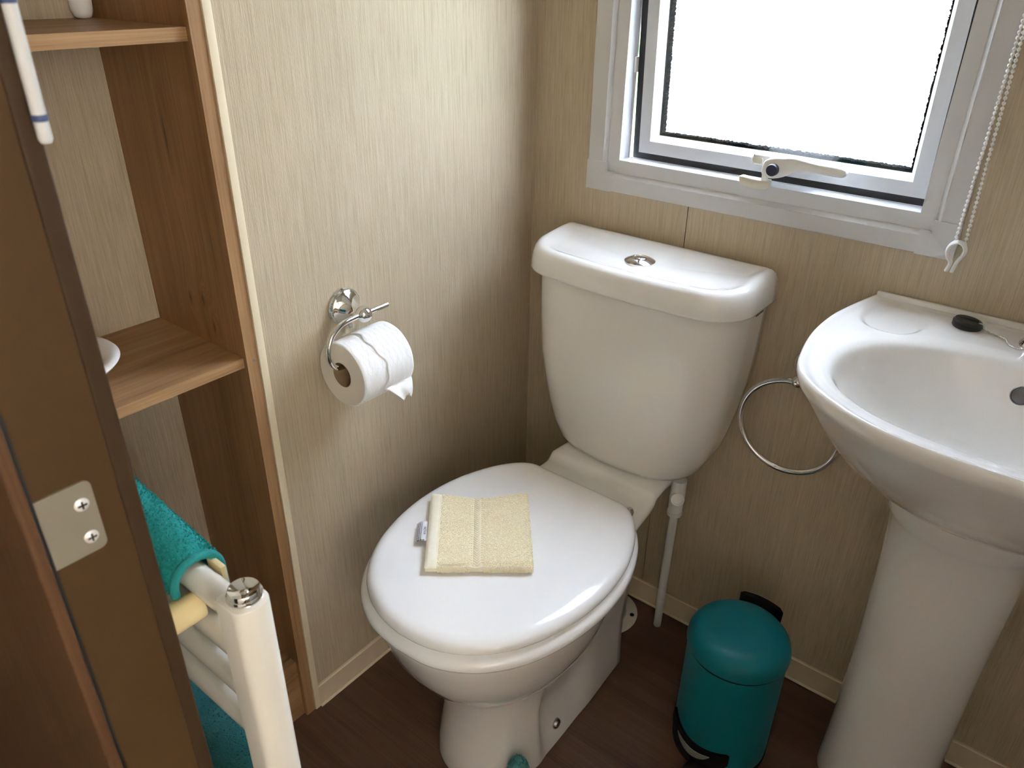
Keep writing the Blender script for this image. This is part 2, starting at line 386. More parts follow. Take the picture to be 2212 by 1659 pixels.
# ---------------------------------------------------------------- door frame nearest the viewer
dj = thing('door_1', 'brown laminate door jamb at the left edge with a metal strike plate', 'door frame', (0.41, -1.03, 0), kind='structure')
JX = 0.42
obj('jamb', box(0.3955, JX, -1.0535, -0.998, 0.0006, 1.99), JAMB, dj, smooth=False)
obj('door_stop', box(0.400, JX + 0.0020, -1.0045, -0.993, 0.0006, 1.99, 0.002, 3), plain('stop_shaded', (0.040, 0.023, 0.010), 0.6, spec=0.2), dj)  # darker than the jamb: its shade is put into the colour
obj('architrave', box(-0.30, JX + 0.0035, -1.0640, -1.0555, 0.0006, 2.03, 0.003, 3), WOODD, dj)
obj('gap_shade_strip', box(0.398, JX + 0.001, -1.0557, -1.0533, 0.0006, 1.99), BLACK, dj, smooth=False)  # black strip painting the shade in the gap between architrave and jamb
pl = bmesh.new()
pts = []
y0, y1, z0, z1 = -1.0535, -1.0200, 0.8775, 0.9305; r = 0.005
for (cyy, cz, a0) in ((y1 - r, z1 - r, 0), (y1 - r, z0 + r, -90)):
    for k in range(7):
        a = math.radians((90 if a0 == 0 else 0) - 15 * k); pts.append((cyy + r * math.cos(a), cz + r * math.sin(a)))
pts = [(y0, z1)] + pts + [(y0, z0)]
loft([[(JX + 0.0002, a, b) for a, b in pts], [(JX + 0.0016, a, b) for a, b in pts]], bm=pl)
sp = obj('strike_plate', pl, PLATE, dj, angle=30)
for zz in (0.9150, 0.8895):
    s = obj('screw', lathe([(0.0, -0.0005), (0.0046, -0.0005), (0.0046, 0.0004), (0.0034, 0.0013), (0, 0.0016)], (JX + 0.0016, -1.0285, zz), (1, 0, 0), 20), SCREW, sp)
    b = bmesh.new(); box(JX + 0.0028, JX + 0.0034, -1.0285 - 0.0028, -1.0285 + 0.0028, zz - 0.0006, zz + 0.0006, bm=b)
    box(JX + 0.0028, JX + 0.0034, -1.0285 - 0.0006, -1.0285 + 0.0006, zz - 0.0028, zz + 0.0028, bm=b)
    obj('cross_slot', b, BLACK, sp, smooth=False)

# ---------------------------------------------------------------- window
wn = thing('window_1', 'white framed obscured-glass window standing slightly open', 'window', (0.425, 0, 0.872), kind='structure')
TX0, TX1, TZ0, TZ1 = 0.1266, 0.7215, 0.8720, 1.618      # outer trim
SX0, SX1, SZ0, SZ1 = 0.1640, 0.6885, 0.9040, 1.586      # step between trim and frame
OX0, OX1, OZ0, OZ1 = 0.1862, 0.6680, 0.9258, 1.564      # opening
CW = 0.047
def trim_strip(x0, x1, z0, z1, inner):
    """flat strip whose edge towards the frame is chamfered back"""
    w_ = (z1 - z0) if inner in 'tb' else (x1 - x0)
    sec = [(0, -0.0002), (0, -0.0078), (0.0012, -0.009), (w_ - 0.0080, -0.009), (w_ - 0.0066, -0.0105), (w_ - 0.0012, -0.0052), (w_, -0.0045), (w_, -0.0002)]
    ends = (x0, x1) if inner in 'tb' else (z0, z1); rg = []
    for e in ends:
        if inner == 't': rg.append([(e, y, z0 + a) for a, y in sec])
        if inner == 'b': rg.append([(e, y, z1 - a) for a, y in sec])
        if inner == 'r': rg.append([(x0 + a, y, e) for a, y in sec])
        if inner == 'l': rg.append([(x1 - a, y, e) for a, y in sec])
    return obj('trim_strip', loft(rg), UPVC, wn, smooth=False)
trim_strip(TX0 + CW, TX1 - CW, TZ0, SZ0, 't'); trim_strip(TX0 + CW, TX1 - CW, SZ1, TZ1, 'b')
trim_strip(TX0, SX0, TZ0 + CW, TZ1 - CW, 'r'); trim_strip(SX1, TX1, TZ0 + CW, TZ1 - CW, 'l')
for sx in (0, 1):
    for sz in (0, 1):
        b = bmesh.new()
        xa, xb = (TX0, SX0) if sx == 0 else (SX1, TX1); za, zb = (TZ0, SZ0) if sz == 0 else (SZ1, TZ1)
        xin = (TX0 + CW + 0.001) if sx == 0 else (TX1 - CW - 0.001); zin = (TZ0 + CW + 0.001) if sz == 0 else (TZ1 - CW - 0.001)
        o_ = (TX0 - 0.0012 if sx == 0 else TX1 + 0.0012); ot = (TZ0 - 0.0012 if sz == 0 else TZ1 + 0.0012)
        i_ = (SX0 if sx == 0 else SX1); it = (SZ0 if sz == 0 else SZ1)
        # two mitred halves
        for poly in ([(o_, ot), (xin, ot), (xin, it), (i_, it)], [(o_, ot), (i_, it), (i_, zin), (o_, zin)]):
            cx_ = sum(p[0] for p in poly) / 4; cz_ = sum(p[1] for p in poly) / 4
            sh_ = [(cx_ + (p[0] - cx_) * 0.992, cz_ + (p[1] - cz_) * 0.992) for p in poly]
            loft([[(x, -0.0003, z) for x, z in poly], [(x, -0.0094, z) for x, z in poly], [(x, -0.0100, z) for x, z in sh_]], bm=b)
        obj('corner_joint', b, UPVC, wn, smooth=False)
FD = 0.026
def fr(name, poly_front, mat, y0, y1, par=wn, shrink=0.0):
    b = loft([[(x, y1, z) for x, z in poly_front], [(x, y0, z) for x, z in poly_front]]); return obj(name, b, mat, par, smooth=False)
def ring4(name, o4, i4, y0, y1, mat, par=wn, gap=0.00015):
    ox0, ox1, oz0, oz1 = o4; ix0, ix1, iz0, iz1 = i4
    P4 = ([(ox0, oz0), (ox1, oz0), (ix1, iz0), (ix0, iz0)], [(ix0, iz1), (ix1, iz1), (ox1, oz1), (ox0, oz1)],
          [(ox0, oz0), (ix0, iz0), (ix0, iz1), (ox0, oz1)], [(ix1, iz0), (ox1, oz0), (ox1, oz1), (ix1, iz1)])
    res = []
    for q in P4:
        cx_ = sum(p[0] for p in q) / 4; cz_ = sum(p[1] for p in q) / 4
        res.append(fr(name, [(x, z) for x, z in q], mat, y0, y1, par))
    return res
ring4('frame_rail', (SX0, SX1, SZ0, SZ1), (OX0, OX1, OZ0, OZ1), -0.0035, FD, UPVC2)
# outer weather lip of the fixed frame
ring4('weather_lip', (OX0 - 0.015, OX1 + 0.015, OZ0 - 0.015, OZ1 + 0.015), (OX0 + 0.0018, OX1 - 0.0018, OZ0 + 0.0012, OZ1 - 0.0018), FD, FD + 0.002, UPVC2)
obj('stay_clip', box(OX0 + 0.0002, OX0 + 0.0045, 0.018, 0.0300, 1.064, 1.088, 0.001), WHITEP, wn)
# top-hung sash, swung outwards about its top edge
sash = obj('sash_rail', box(0.2035, 0.662, 0.0, 0.030, 0.936, 0.957, 0.0012), UPVC2, wn, angle=30)
HZ = 1.556; TILT = -math.radians(2.75)
ROT = Matrix.Translation((0, 0.0002, HZ)) @ Matrix.Rotation(-TILT, 4, 'X') @ Matrix.Translation((0, 0, -HZ))
GA = (0.2035, 0.662, 0.936, 1.552); GB = (0.2240, 0.642, 0.9565, 1.532); GC = (0.2312, 0.6348, 0.9640, 1.5248)
bpy.data.objects.remove(sash)
def tilt(o):
    o.data.transform(ROT); return o
for o in ring4('sash_rail', GA, GB, 0.0, 0.036, UPVC2): tilt(o)
# bevelled glazing beads falling back to the pane
ox0, ox1, oz0, oz1 = GB; ix0, ix1, iz0, iz1 = GC
for q in (((ox0, oz0), (ox1, oz0), (ix1, iz0), (ix0, iz0)), ((ix0, iz1), (ix1, iz1), (ox1, oz1), (ox0, oz1)),
          ((ox0, oz0), (ix0, iz0), (ix0, iz1), (ox0, oz1)), ((ix1, iz0), (ox1, oz0), (ox1, oz1), (ix1, iz1))):
    outer = [(x in (ox0, ox1)) and (z in (oz0, oz1)) for x, z in q]
    b = loft([[(x, 0.0185, z) for x, z in q], [(x, 0.0008 if out_ else 0.0160, z) for (x, z), out_ in zip(q, outer)]])
    tilt(obj('glazing_bead', b, UPVC2, wn, smooth=False))
def jag(o4, i4, y0, y1, amp):
    """dark spacer strip whose inner edge looks ragged through the textured glass"""
    b = bmesh.new()
    ox0, ox1, oz0, oz1 = o4; ix0, ix1, iz0, iz1 = i4
    def strip(a0, a1, c0, c1):
        L_ = (Vector(a1) - Vector(a0)).length; n = max(4, int(L_ / 0.0013)); pr = []
        for k in range(n + 1):
            t = k / n; p = Vector(a0).lerp(Vector(a1), t); q = Vector(c0).lerp(Vector(c1), t); nn = (q - p).normalized()
            q = q + nn * random.uniform(-amp, amp); pr.append((p, q))
        for (p, q), (p2, q2) in zip(pr, pr[1:]):
            vs = [b.verts.new((v.x, y1, v.y)) for v in (p, p2, q2, q)]; b.faces.new(vs)
            vs2 = [b.verts.new((v.x, y0, v.y)) for v in (p, p2, q2, q)]; b.faces.new(vs2)
            b.faces.new((vs[2], vs[3], vs2[3], vs2[2]))
    strip((ox0, oz0), (ox1, oz0), (ix0, iz0), (ix1, iz0)); strip((ox0, oz1), (ox1, oz1), (ix0, iz1), (ix1, iz1))
    strip((ox0, oz0), (ox0, oz1), (ix0, iz0), (ix0, iz1)); strip((ox1, oz0), (ox1, oz1), (ix1, iz0), (ix1, iz1))
    return b
GD = (0.2350, 0.6312, 0.9685, 1.521)
tilt(obj('spacer_bar', jag((0.2250, 0.641, 0.9580, 1.531), GD, 0.0195, 0.0330, 0.0013), SPACER, wn, smooth=False, fix=False))
pane = tilt(obj('pane', box(0.2250, 0.641, 0.0170, 0.0192, 0.9580, 1.531), CLEAR, wn, smooth=False))
# raindrops on the outside of the pane
b = bmesh.new()
for k in range(190):
    x = random.uniform(0.27, 0.625) if random.random() < 0.8 else random.uniform(0.40, 0.625); z = random.uniform(0.99, 1.25)
    r = random.choice((0.0006, 0.0008, 0.0010, 0.0014, 0.0019)) * random.uniform(0.8, 1.2)
    sphere((x, 0.0354, z), r, 7, 5, b, (1, 0.6, random.uniform(0.9, 1.35)))
outer_pane = tilt(obj('outer_pane', box(0.2250, 0.641, 0.0332, 0.0352, 0.9580, 1.531), GLASS, wn, smooth=False))
dr = tilt(obj('raindrops', b, WATER, outer_pane)); dr['kind'] = 'stuff'
# black weather seal round the sash, standing outside the fixed frame
ring = ring4('weather_seal', (0.1905, 0.675, 0.9120, 1.562), (0.2055, 0.660, 0.9380, 1.550), 0.0035, 0.0340, BLACK)
for o in ring: tilt(o)
# handle on the bottom rail: lever, lock button, rear latch and the keep on the frame
HX = 0.4605
def slab(pts, y0, y1, inset=0.0018):
    cx_ = sum(p[0] for p in pts) / len(pts); cz_ = sum(p[1] for p in pts) / len(pts)
    n = len(pts); ins = []
    for i in range(n):
        a = Vector(pts[i - 1]); c = Vector(pts[(i + 1) % n]); t = (c - a).normalized(); nn = Vector((-t.y, t.x))
        if nn.dot(Vector((cx_, cz_)) - Vector(pts[i])) < 0: nn = -nn
        ins.append((pts[i][0] + nn.x * inset, pts[i][1] + nn.y * inset))
    return loft([[(x, y1, z) for x, z in pts], [(x, y0 + inset, z) for x, z in pts], [(x, y0, z) for x, z in ins]])
def outline(pts, n=6): return [(p.x, p.y) for p in [Vector((q.x, q.y)) for q in spline([(a, b_, 0) for a, b_ in pts], n, True)]]
lever = outline([(HX - 0.0178, 0.9560), (HX - 0.014, 0.9665), (HX - 0.002, 0.9715), (HX + 0.012, 0.9735), (HX + 0.030, 0.9755), (HX + 0.060, 0.9725),
                 (HX + 0.095, 0.9712), (HX + 0.1035, 0.9675), (HX + 0.103, 0.9615), (HX + 0.096, 0.9585), (HX + 0.06, 0.9592), (HX + 0.046, 0.9592), (HX + 0.036, 0.9572),
                 (HX + 0.026, 0.9525), (HX + 0.013, 0.9455), (HX - 0.004, 0.9415), (HX - 0.0155, 0.9450)])
hd = obj('handle', slab(lever, -0.0225, -0.0125, 0.0016), WHITEP, wn, angle=50)
obj('lock_button', lathe([(0, 0), (0.0090, 0), (0.0090, 0.0065), (0.0080, 0.0080), (0, 0.0080)], (HX + 0.0005, -0.0222, 0.9555), (0, -1, 0), 24), NAVY, hd)
obj('handle_boss', lathe([(0.0125, 0), (0.0125, 0.020), (0.010, 0.021), (0, 0.021)], (HX + 0.001, 0.012, 0.9555), (0, -1, 0), 24), WHITEP, hd)
base_pl = outline([(HX - 0.040, 0.9690), (HX - 0.0435, 0.9620), (HX - 0.040, 0.9555), (HX - 0.030, 0.9540), (HX + 0.05, 0.9540), (HX + 0.055, 0.9600), (HX + 0.05, 0.9690), (HX - 0.030, 0.9700)])
obj('handle_plate', slab(base_pl, -0.0040, 0.0260), WHITEP, hd, angle=50)
obj('screw_cover', slab(outline([(HX - 0.0385, 0.9655), (HX - 0.0405, 0.9615), (HX - 0.0375, 0.9575), (HX - 0.0265, 0.9570), (HX - 0.0240, 0.9610), (HX - 0.0265, 0.9655)]), -0.0052, -0.0038, 0.0004), CREAMP, hd)
nose = box(HX - 0.016, HX - 0.008, -0.0220, -0.014, 0.936, 0.958, 0.0015)
obj('latch_nose', nose, WHITEP, hd)
kp = outline([(HX - 0.048, 0.9390), (HX - 0.0500, 0.9345), (HX - 0.046, 0.9265), (HX - 0.030, 0.9235), (HX - 0.010, 0.9235), (HX - 0.0035, 0.9275), (HX - 0.003, 0.9370), (HX - 0.012, 0.9370), (HX - 0.030, 0.9375)])
obj('latch_keep', slab(kp, -0.0235, -0.0125, 0.0016), CREAMP, wn, angle=50)
obj('keep_foot', box(HX - 0.045, HX - 0.006, -0.0130, -0.0030, 0.9285, 0.9365, 0.001), WHITEP, wn)

# ---------------------------------------------------------------- what lies outside
tag(obj('ground_outside', box(-60, 60, 0.2, 120, -0.75, -0.60), GRASS, smooth=False), 'green grass outside the window gap', 'grass', kind='structure')
tag(obj('path_outside', box(-60, 60, 0.2, 6.1, -0.60, -0.585), PATHM, smooth=False), 'tan paving seen low in the window gap', 'path', kind='structure')  # near stretch added to keep green grass bounce out of the room
nb = thing('neighbouring_caravan', 'cream panelled caravan filling the view through the obscured pane', 'caravan', (0, 7, -0.6))
obj('body', box(-3.18, 6.5, 6.4, 9.0, -0.25, 2.3, 0.05), NEIGH, nb)
obj('skirt', box(-3.15, 6.47, 6.44, 8.96, -0.60, -0.25), NEIGH, nb, smooth=False)
fc = thing('far_caravan', 'white distant caravan glimpsed through the window gap', 'caravan', (-9, 17, -0.6))
obj('body', box(-14, -3, 16, 18.5, -0.2, 2.2, 0.05), NEIGH, fc)
obj('window', box(-9.8, -8.3, 15.97, 16.0, 0.05, 0.85), NGREY, fc, smooth=False)

# ================================================================= TOILET
XT = 0.2925
tl = thing('toilet', 'white close-coupled toilet with its lid down', 'toilet', (XT, -0.34, 0))
LIDT = [(-0.668, 0.0), (-0.664, 0.036), (-0.655, 0.065), (-0.640, 0.092), (-0.620, 0.116), (-0.590, 0.140), (-0.555, 0.158), (-0.515, 0.171), (-0.470, 0.1795), (-0.425, 0.1815),
        (-0.380, 0.1775), (-0.340, 0.168), (-0.300, 0.152), (-0.270, 0.134), (-0.250, 0.116), (-0.240, 0.100), (-0.2365, 0.088)]
def egg(scale_x=1.0, dy_front=0.0, dy_rear=0.0, dx=0.0, n=8):
    half = [Vector((w_ + (dx if w_ > 0.001 else 0), y, 0)) for y, w_ in LIDT]
    out = []
    for v in half:
        t = (v.y + 0.2365) / (-0.668 + 0.2365)
        y = v.y + dy_rear * (1 - t) + dy_front * t
        out.append((v.x * scale_x, y))
    sp = spline([(a, b_, 0) for a, b_ in out], n)
    R = [(p.x, p.y) for p in sp]
    return [(XT + x, y) for x, y in R] + [(XT - x, y) for x, y in reversed(R)][:-1]
def scaled(o, s, c=(XT, -0.45)): return [(c[0] + (x - c[0]) * s, c[1] + (y - c[1]) * s) for x, y in o]
def inset(o, d):
    n = len(o); res = []
    for i in range(n):
        a = Vector(o[i - 2]); c = Vector(o[(i + 2) % n]); t = (c - a)
        if t.length < 1e-9: res.append(o[i]); continue
        t.normalize(); nn = Vector((-t.y, t.x))
        if nn.dot(Vector((XT, -0.45)) - Vector(o[i])) < 0: nn = -nn
        res.append((o[i][0] + nn.x * d, o[i][1] + nn.y * d))
    return res
def lid_rings(o, prof):
    return [[(x, y, z) for x, y in inset(o, d)] for d, z in prof]
LO = egg()
rings = lid_rings(LO, [(0.012, 0.4165), (0.004, 0.4165), (0.001, 0.4185), (0.0, 0.4215), (0.0008, 0.4255), (0.003, 0.4295), (0.0075, 0.4330), (0.014, 0.4352), (0.022, 0.4362)])
cen = (XT, -0.45)
for s, z in ((0.72, 0.4370), (0.5, 0.4376), (0.25, 0.4379), (0.05, 0.438)):
    rings.append([(cen[0] + (x - cen[0]) * s, cen[1] + (y - cen[1]) * s, z) for x, y in inset(LO, 0.022)])
obj('lid', loft(rings), SEATM, tl, angle=60)
SO = egg(1.0, -0.0075, 0.0, 0.008)
rings = lid_rings(SO, [(0.03, 0.3925), (0.008, 0.3925), (0.002, 0.3945), (0.0, 0.399), (0.001, 0.4045), (0.004, 0.4095), (0.010, 0.4135), (0.03, 0.4150)])
obj('seat', loft(rings), SEATM, tl, angle=60)
# pan: bowl, foot and rear deck as one ceramic body
def pan_outline(hw, yf, yr, hr, n=96, e=2.25, ym=None, dent=0.0, z=0.0):
    """egg front of half width hw, tapering to half width hr at the back yr"""
    ym = ym if ym is not None else yf + 0.245 * (hw / 0.18)
    out = []
    m = n // 2
    for k in range(m + 1):
        t = k / m
        if t < 0.62:
            a = (t / 0.62) * PI / 2
            x = hw * math.sin(a) ** (2 / e); y = ym - (ym - yf) * math.cos(a) ** (2 / e)
        elif t < 0.93:
            s = (t - 0.62) / 0.31
            y = ym + (yr - ym) * (s ** 0.9) * 0.985; x = hw + (hr - hw) * sstep(0, 0.52 if z > 0.215 else 1.0, s)
        else:
            s = (t - 0.93) / 0.07
            y = ym + (yr - ym) * (0.985 + 0.015 * min(1, s * 2)); x = hr * (1 - max(0, s - 0.0)) if s > 0 else hr
        if dent and x > 0.02:
            g = sstep(-0.462, -0.435, y) * (1 - sstep(-0.36, -0.28, y)) * (1 - sstep(0.13, 0.19, z))
            x -= dent * g
        out.append((x, y))
    return [(XT + x, y) for x, y in out] + [(XT - x, y) for x, y in reversed(out[1:-1])]
SEC = [  # z, half width, front y, rear y, rear half width, dent
    (0.0006, 0.100, -0.565, -0.165, 0.088, 0.004), (0.010, 0.101, -0.566, -0.165, 0.088, 0.006), (0.04, 0.098, -0.562, -0.165, 0.086, 0.010), (0.08, 0.094, -0.556, -0.165, 0.085, 0.012),
    (0.12, 0.092, -0.552, -0.165, 0.085, 0.012), (0.16, 0.093, -0.553, -0.165, 0.088, 0.009), (0.195, 0.097, -0.560, -0.165, 0.09, 0.004), (0.212, 0.101, -0.566, -0.16, 0.09, 0),
    (0.218, 0.112, -0.580, -0.160, 0.075, 0), (0.228, 0.1215, -0.592, -0.155, 0.072, 0), (0.245, 0.132, -0.606, -0.145, 0.070, 0), (0.27, 0.1445, -0.622, -0.13, 0.068, 0), (0.30, 0.1565, -0.638, -0.10, 0.068, 0),
    (0.33, 0.165, -0.649, -0.07, 0.071, 0), (0.355, 0.1705, -0.657, -0.035, 0.080, 0), (0.372, 0.1735, -0.662, -0.02, 0.092, 0), (0.384, 0.174, -0.664, -0.014, 0.102, 0), (0.390, 0.1715, -0.662, -0.014, 0.104, 0), (0.3922, 0.165, -0.655, -0.016, 0.104, 0)]
rings = []
for (z, hw, yf, yr, hr, dn) in SEC:
    rings.append([(x, y, z) for x, y in pan_outline(hw, yf, yr, hr, dent=dn, z=z)])
pan = obj('pan', loft(rings), CERAM, tl, angle=60)
# rear deck with the raised step that carries the cistern
deck = [(0.126, -0.300), (0.122, -0.255), (0.118, -0.215), (0.114, -0.17), (0.110, -0.12), (0.108, -0.07), (0.106, -0.013)]
DX = []
prof = [(-0.300, 0.3925), (-0.280, 0.394), (-0.222, 0.3955), (-0.185, 0.3960), (-0.174, 0.3968), (-0.168, 0.3995), (-0.164, 0.4040), (-0.160, 0.4090), (-0.155, 0.4115), (-0.12, 0.412), (-0.012, 0.412)]
b = bmesh.new(); rr = []
for y, zt in prof:
    hw = interp(sorted([(yy, ww) for ww, yy in deck]), y); rd = 0.010
    zb = 0.340 + 0.035 * sstep(-0.2, -0.02, y) * 0
    ring_ = [(XT - hw + 0.045, y, 0.352), (XT - hw + 0.016, y, 0.372), (XT - hw + 0.003, y, zt - rd * 1.7), (XT - hw, y, zt - rd), (XT - hw + 0.002, y, zt - rd * 0.4), (XT - hw + rd * 0.7, y, zt - 0.001), (XT - hw + rd * 1.5, y, zt)]
    ring_ += [(2 * XT - x, yy, zz) for x, yy, zz in reversed(ring_)]
    rr.append(ring_)
loft(rr, bm=b); obj('rear_deck', b, CERAM, pan, angle=50)
for sx in (-1, 1):
    obj('floor_bolt', lathe([(0.0095, -0.004), (0.0095, 0.0015), (0.008, 0.0025), (0.0066, 0.0015), (0.0060, 0.002), (0.0045, 0.0045), (0, 0.0048)], (XT + sx * 0.0895, -0.400, 0.040), (sx, -0.1, 0.22), 20), STEEL, pan)
    obj('hinge', sphere((XT + sx * 0.099, -0.230, 0.408), 0.011, 18, 12, None, (0.75, 1.1, 1)), CHROME, tl)
# cistern
def tank(hw, yf, yb, rc, bow, n=18):
    """back straight on the wall, bowed front with rounded corners"""
    P_ = [(hw - 0.004, yb)]
    P_ += [(hw, yb - 0.006)]
    ys = yf + bow + rc
    for k in range(1, 4): P_.append((hw, yb - 0.006 + (ys - yb + 0.006) * k / 4))
    for k in range(n + 1):
        a = PI / 2 * k / n
        P_.append((hw - rc + rc * math.cos(a), ys - rc * math.sin(a) - bow * 0.0 * k))
    x0 = hw - rc
    for k in range(1, 10):
        x = x0 * (1 - k / 9); P_.append((x, yf + bow * (x / x0) ** 2))
    full = [(XT + x, y) for x, y in P_] + [(XT - x, y) for x, y in reversed(P_[:-1])]
    return full
CB = [(0.413, 0.118, -0.128), (0.4135, 0.128, -0.136), (0.418, 0.137, -0.142), (0.430, 0.146, -0.146), (0.46, 0.158, -0.150), (0.50, 0.1685, -0.153), (0.55, 0.179, -0.1555), (0.60, 0.187, -0.157), (0.66, 0.1915, -0.156), (0.72, 0.1935, -0.1555), (0.754, 0.1945, -0.155)]
rings = [[(x, y, z) for x, y in tank(hw, yf, -0.010, 0.075, 0.006)] for z, hw, yf in CB]
cis = obj('cistern', loft(rings), CERAM, tl, angle=60)
mk = bmesh.new()
for k in range(5):
    yk = -0.058 + k * 0.0062
    box(XT + 0.1938, XT + 0.1950, yk, yk + 0.0032, 0.7375, 0.7465, bm=mk)
box(XT + 0.1938, XT + 0.1949, -0.058, -0.030, 0.7462, 0.7472, bm=mk)
obj('maker_mark', mk, plain('maker_ink', (0.10, 0.095, 0.08), 0.6), cis, smooth=False)
def lidt(d, z, zb):
    o = tank(0.2035, -0.172, -0.004, 0.070, 0.010); res = []
    for x, y in o:
        t = sstep(-0.172, -0.004, y)
        res.append((XT + (x - XT) * (0.2035 - d) / 0.2035, -0.088 + (y + 0.088) * (0.084 - d) / 0.084, z + (zb - z) * t))
    return res
rings = [lidt(0.012, 0.7545, 0.7545), lidt(0.0012, 0.7515, 0.7515), lidt(-0.0008, 0.7525, 0.7525), lidt(-0.0012, 0.7560, 0.756), lidt(-0.0006, 0.768, 0.770), lidt(0.0015, 0.780, 0.788), lidt(0.0050, 0.7885, 0.7985), lidt(0.010, 0.7935, 0.8040), lidt(0.015, 0.7950, 0.8055), lidt(0.020, 0.7948, 0.8050), lidt(0.027, 0.7922, 0.8015), lidt(0.034, 0.7896, 0.7975), lidt(0.043, 0.7884, 0.7945)]
rings.append([(XT + (x - XT) * 0.5, -0.085 + (y + 0.085) * 0.5, 0.7905) for x, y, z in lidt(0.045, 0, 0)])
rings.append([(XT + (x - XT) * 0.05, -0.085 + (y + 0.085) * 0.05, 0.7905) for x, y, z in lidt(0.045, 0, 0)])
clid = obj('cistern_lid', loft(rings), CERAM, tl, angle=60)
fb = obj('flush_button', lathe([(0.0255, 0.0), (0.0255, 0.0022), (0.0235, 0.0036), (0.0185, 0.0062), (0.0150, 0.0072), (0.0146, 0.0060), (0.0125, 0.0060), (0.0060, 0.0070), (0, 0.0073)], (0.2895, -0.087, 0.7902), (0, 0, 1), 40), CHROME, clid)
obj('button_split', lathe([(0.0095, 0), (0.0095, 0.0012), (0.0088, 0.0018), (0, 0.0020)], (0.2905, -0.0865, 0.7966), (0, 0, 1), 28), CHROME, fb)

# soil pipe and floor flange behind the pan
so = thing('soil_pipe', 'grey waste pipe with a white floor flange behind the toilet', 'pipe', (0.283, -0.075, 0))
obj('pipe', lathe([(0.044, 0.004), (0.044, 0.245), (0.040, 0.25), (0, 0.25)], (0.283, -0.080, 0), (0, 0, 1), 32), PIPEG, so)
fg = obj('flange', lathe([(0.0445, 0.0006), (0.0685, 0.0006), (0.069, 0.003), (0.066, 0.0052), (0.0460, 0.0062), (0.0452, 0.011), (0.0445, 0.011)], (0.283, -0.080, 0), (0, 0, 1), 40, cap=False), FLANGE, so)
obj('screw_hole', lathe([(0.0044, 0), (0.0044, 0.0010), (0, 0.0010)], (0.3370, -0.0590, 0.0055), (0, 0, 1), 14), BLACK, fg)
# water feed
wp = thing('water_pipe', 'white plastic feed pipe and valve under the cistern', 'pipe', (0.388, -0.04, 0))
obj('pipe', tube([(0.3895, -0.044, 0.001), (0.4000, -0.066, 0.160), (0.4085, -0.081, 0.315), (0.4095, -0.083, 0.338)], 0.0078, 16), PIPEW, wp)
vl = obj('valve_body', tube([(0.4095, -0.083, 0.330), (0.4120, -0.087, 0.375), (0.4125, -0.087, 0.408)], [0.0125, 0.0140, 0.0135], 20), PIPEW, wp)
obj('valve_cap', lathe([(0.0128, -0.002), (0.0128, 0.018), (0.0115, 0.0195), (0.0085, 0.0195), (0.0080, 0.0188), (0, 0.0188)], (0.411, -0.088, 0.370), (0.50, -0.80, 0.30), 24), PIPEW, vl)
obj('valve_collar', lathe([(0.0125, 0), (0.0142, 0.001), (0.0142, 0.010), (0.0125, 0.011)], (0.4092, -0.0825, 0.326), (0.05, -0.08, 1), 10), PIPEW, vl)

# ================================================================= FACE CLOTH ON THE LID
cl = thing('face_cloth', 'folded cream terry face cloth lying on the toilet lid', 'face cloth', (0.26, -0.46, 0.438))
A_, B_, C_, D_ = Vector((0.1370, -0.4385)), Vector((0.2585, -0.3390)), Vector((0.3735, -0.4750)), Vector((0.2520, -0.5735))
ZL = 0.4384; TH = 0.0145
def cpos(s, t):
    """s across from the hem (0) to the fold (1), t from the far edge (0) to the near edge (1)"""
    p = A_ * (1 - s) * (1 - t) + B_ * s * (1 - t) + C_ * s * t + D_ * (1 - s) * t
    dv = ((D_ - A_) + (C_ - B_)).normalized()
    p = p + dv * (0.012 * max(0.0, math.sin(PI * s)) ** 1.2 * (1 - t)) * (1.0)
    return p
def ctop(s, t):
    return TH * (0.92 + 0.10 * sstep(0.5, 1, s) + 0.05 * math.sin(9 * s + 3 * t)) - 0.0022 * math.exp(-((s - 0.47) / 0.05) ** 2)
def slabgrid(s0, s1, t0, t1, ns, nt, zf0, zf1, e=0.0):
    b = bmesh.new(); top = []; bot = []
    for i in range(ns + 1):
        s = s0 + (s1 - s0) * i / ns; rt = []; rb = []
        for j in range(nt + 1):
            t = t0 + (t1 - t0) * j / nt; p = cpos(s, t)
            d = min(j, nt - j, i, ns - i); dz = {0: -0.0042, 1: -0.0012}.get(d, 0)
            q = p
            rt.append(b.verts.new((q.x, q.y, ZL + zf1(s, t) + dz))); rb.append(b.verts.new((p.x, p.y, ZL + zf0(s, t) + (0.002 if d == 0 else 0))))
        top.append(rt); bot.append(rb)
    for i in range(ns):
        for j in range(nt):
            b.faces.new((top[i][j], top[i + 1][j], top[i + 1][j + 1], top[i][j + 1])); b.faces.new((bot[i][j], bot[i][j + 1], bot[i + 1][j + 1], bot[i + 1][j]))
    for i in range(ns):
        b.faces.new((top[i][0], bot[i][0], bot[i + 1][0], top[i + 1][0])); b.faces.new((top[i][nt], top[i + 1][nt], bot[i + 1][nt], bot[i][nt]))
    for j in range(nt):
        b.faces.new((top[0][j], top[0][j + 1], bot[0][j + 1], bot[0][j])); b.faces.new((top[ns][j], bot[ns][j], bot[ns][j + 1], top[ns][j + 1]))
    return b
obj('cloth_body', slabgrid(0.0, 1.0, 0.0, 1.0, 40, 32, lambda s, t: 0.0, lambda s, t: ctop(s, t) - 0.0012), CREAMT, cl)
obj('hem', slabgrid(-0.008, 0.11, -0.004, 1.004, 6, 26, lambda s, t: ctop(s, t) - 0.006, lambda s, t: ctop(s, t) + 0.0002 + 0.0004 * math.sin(40 * t)), CREAMH, cl)
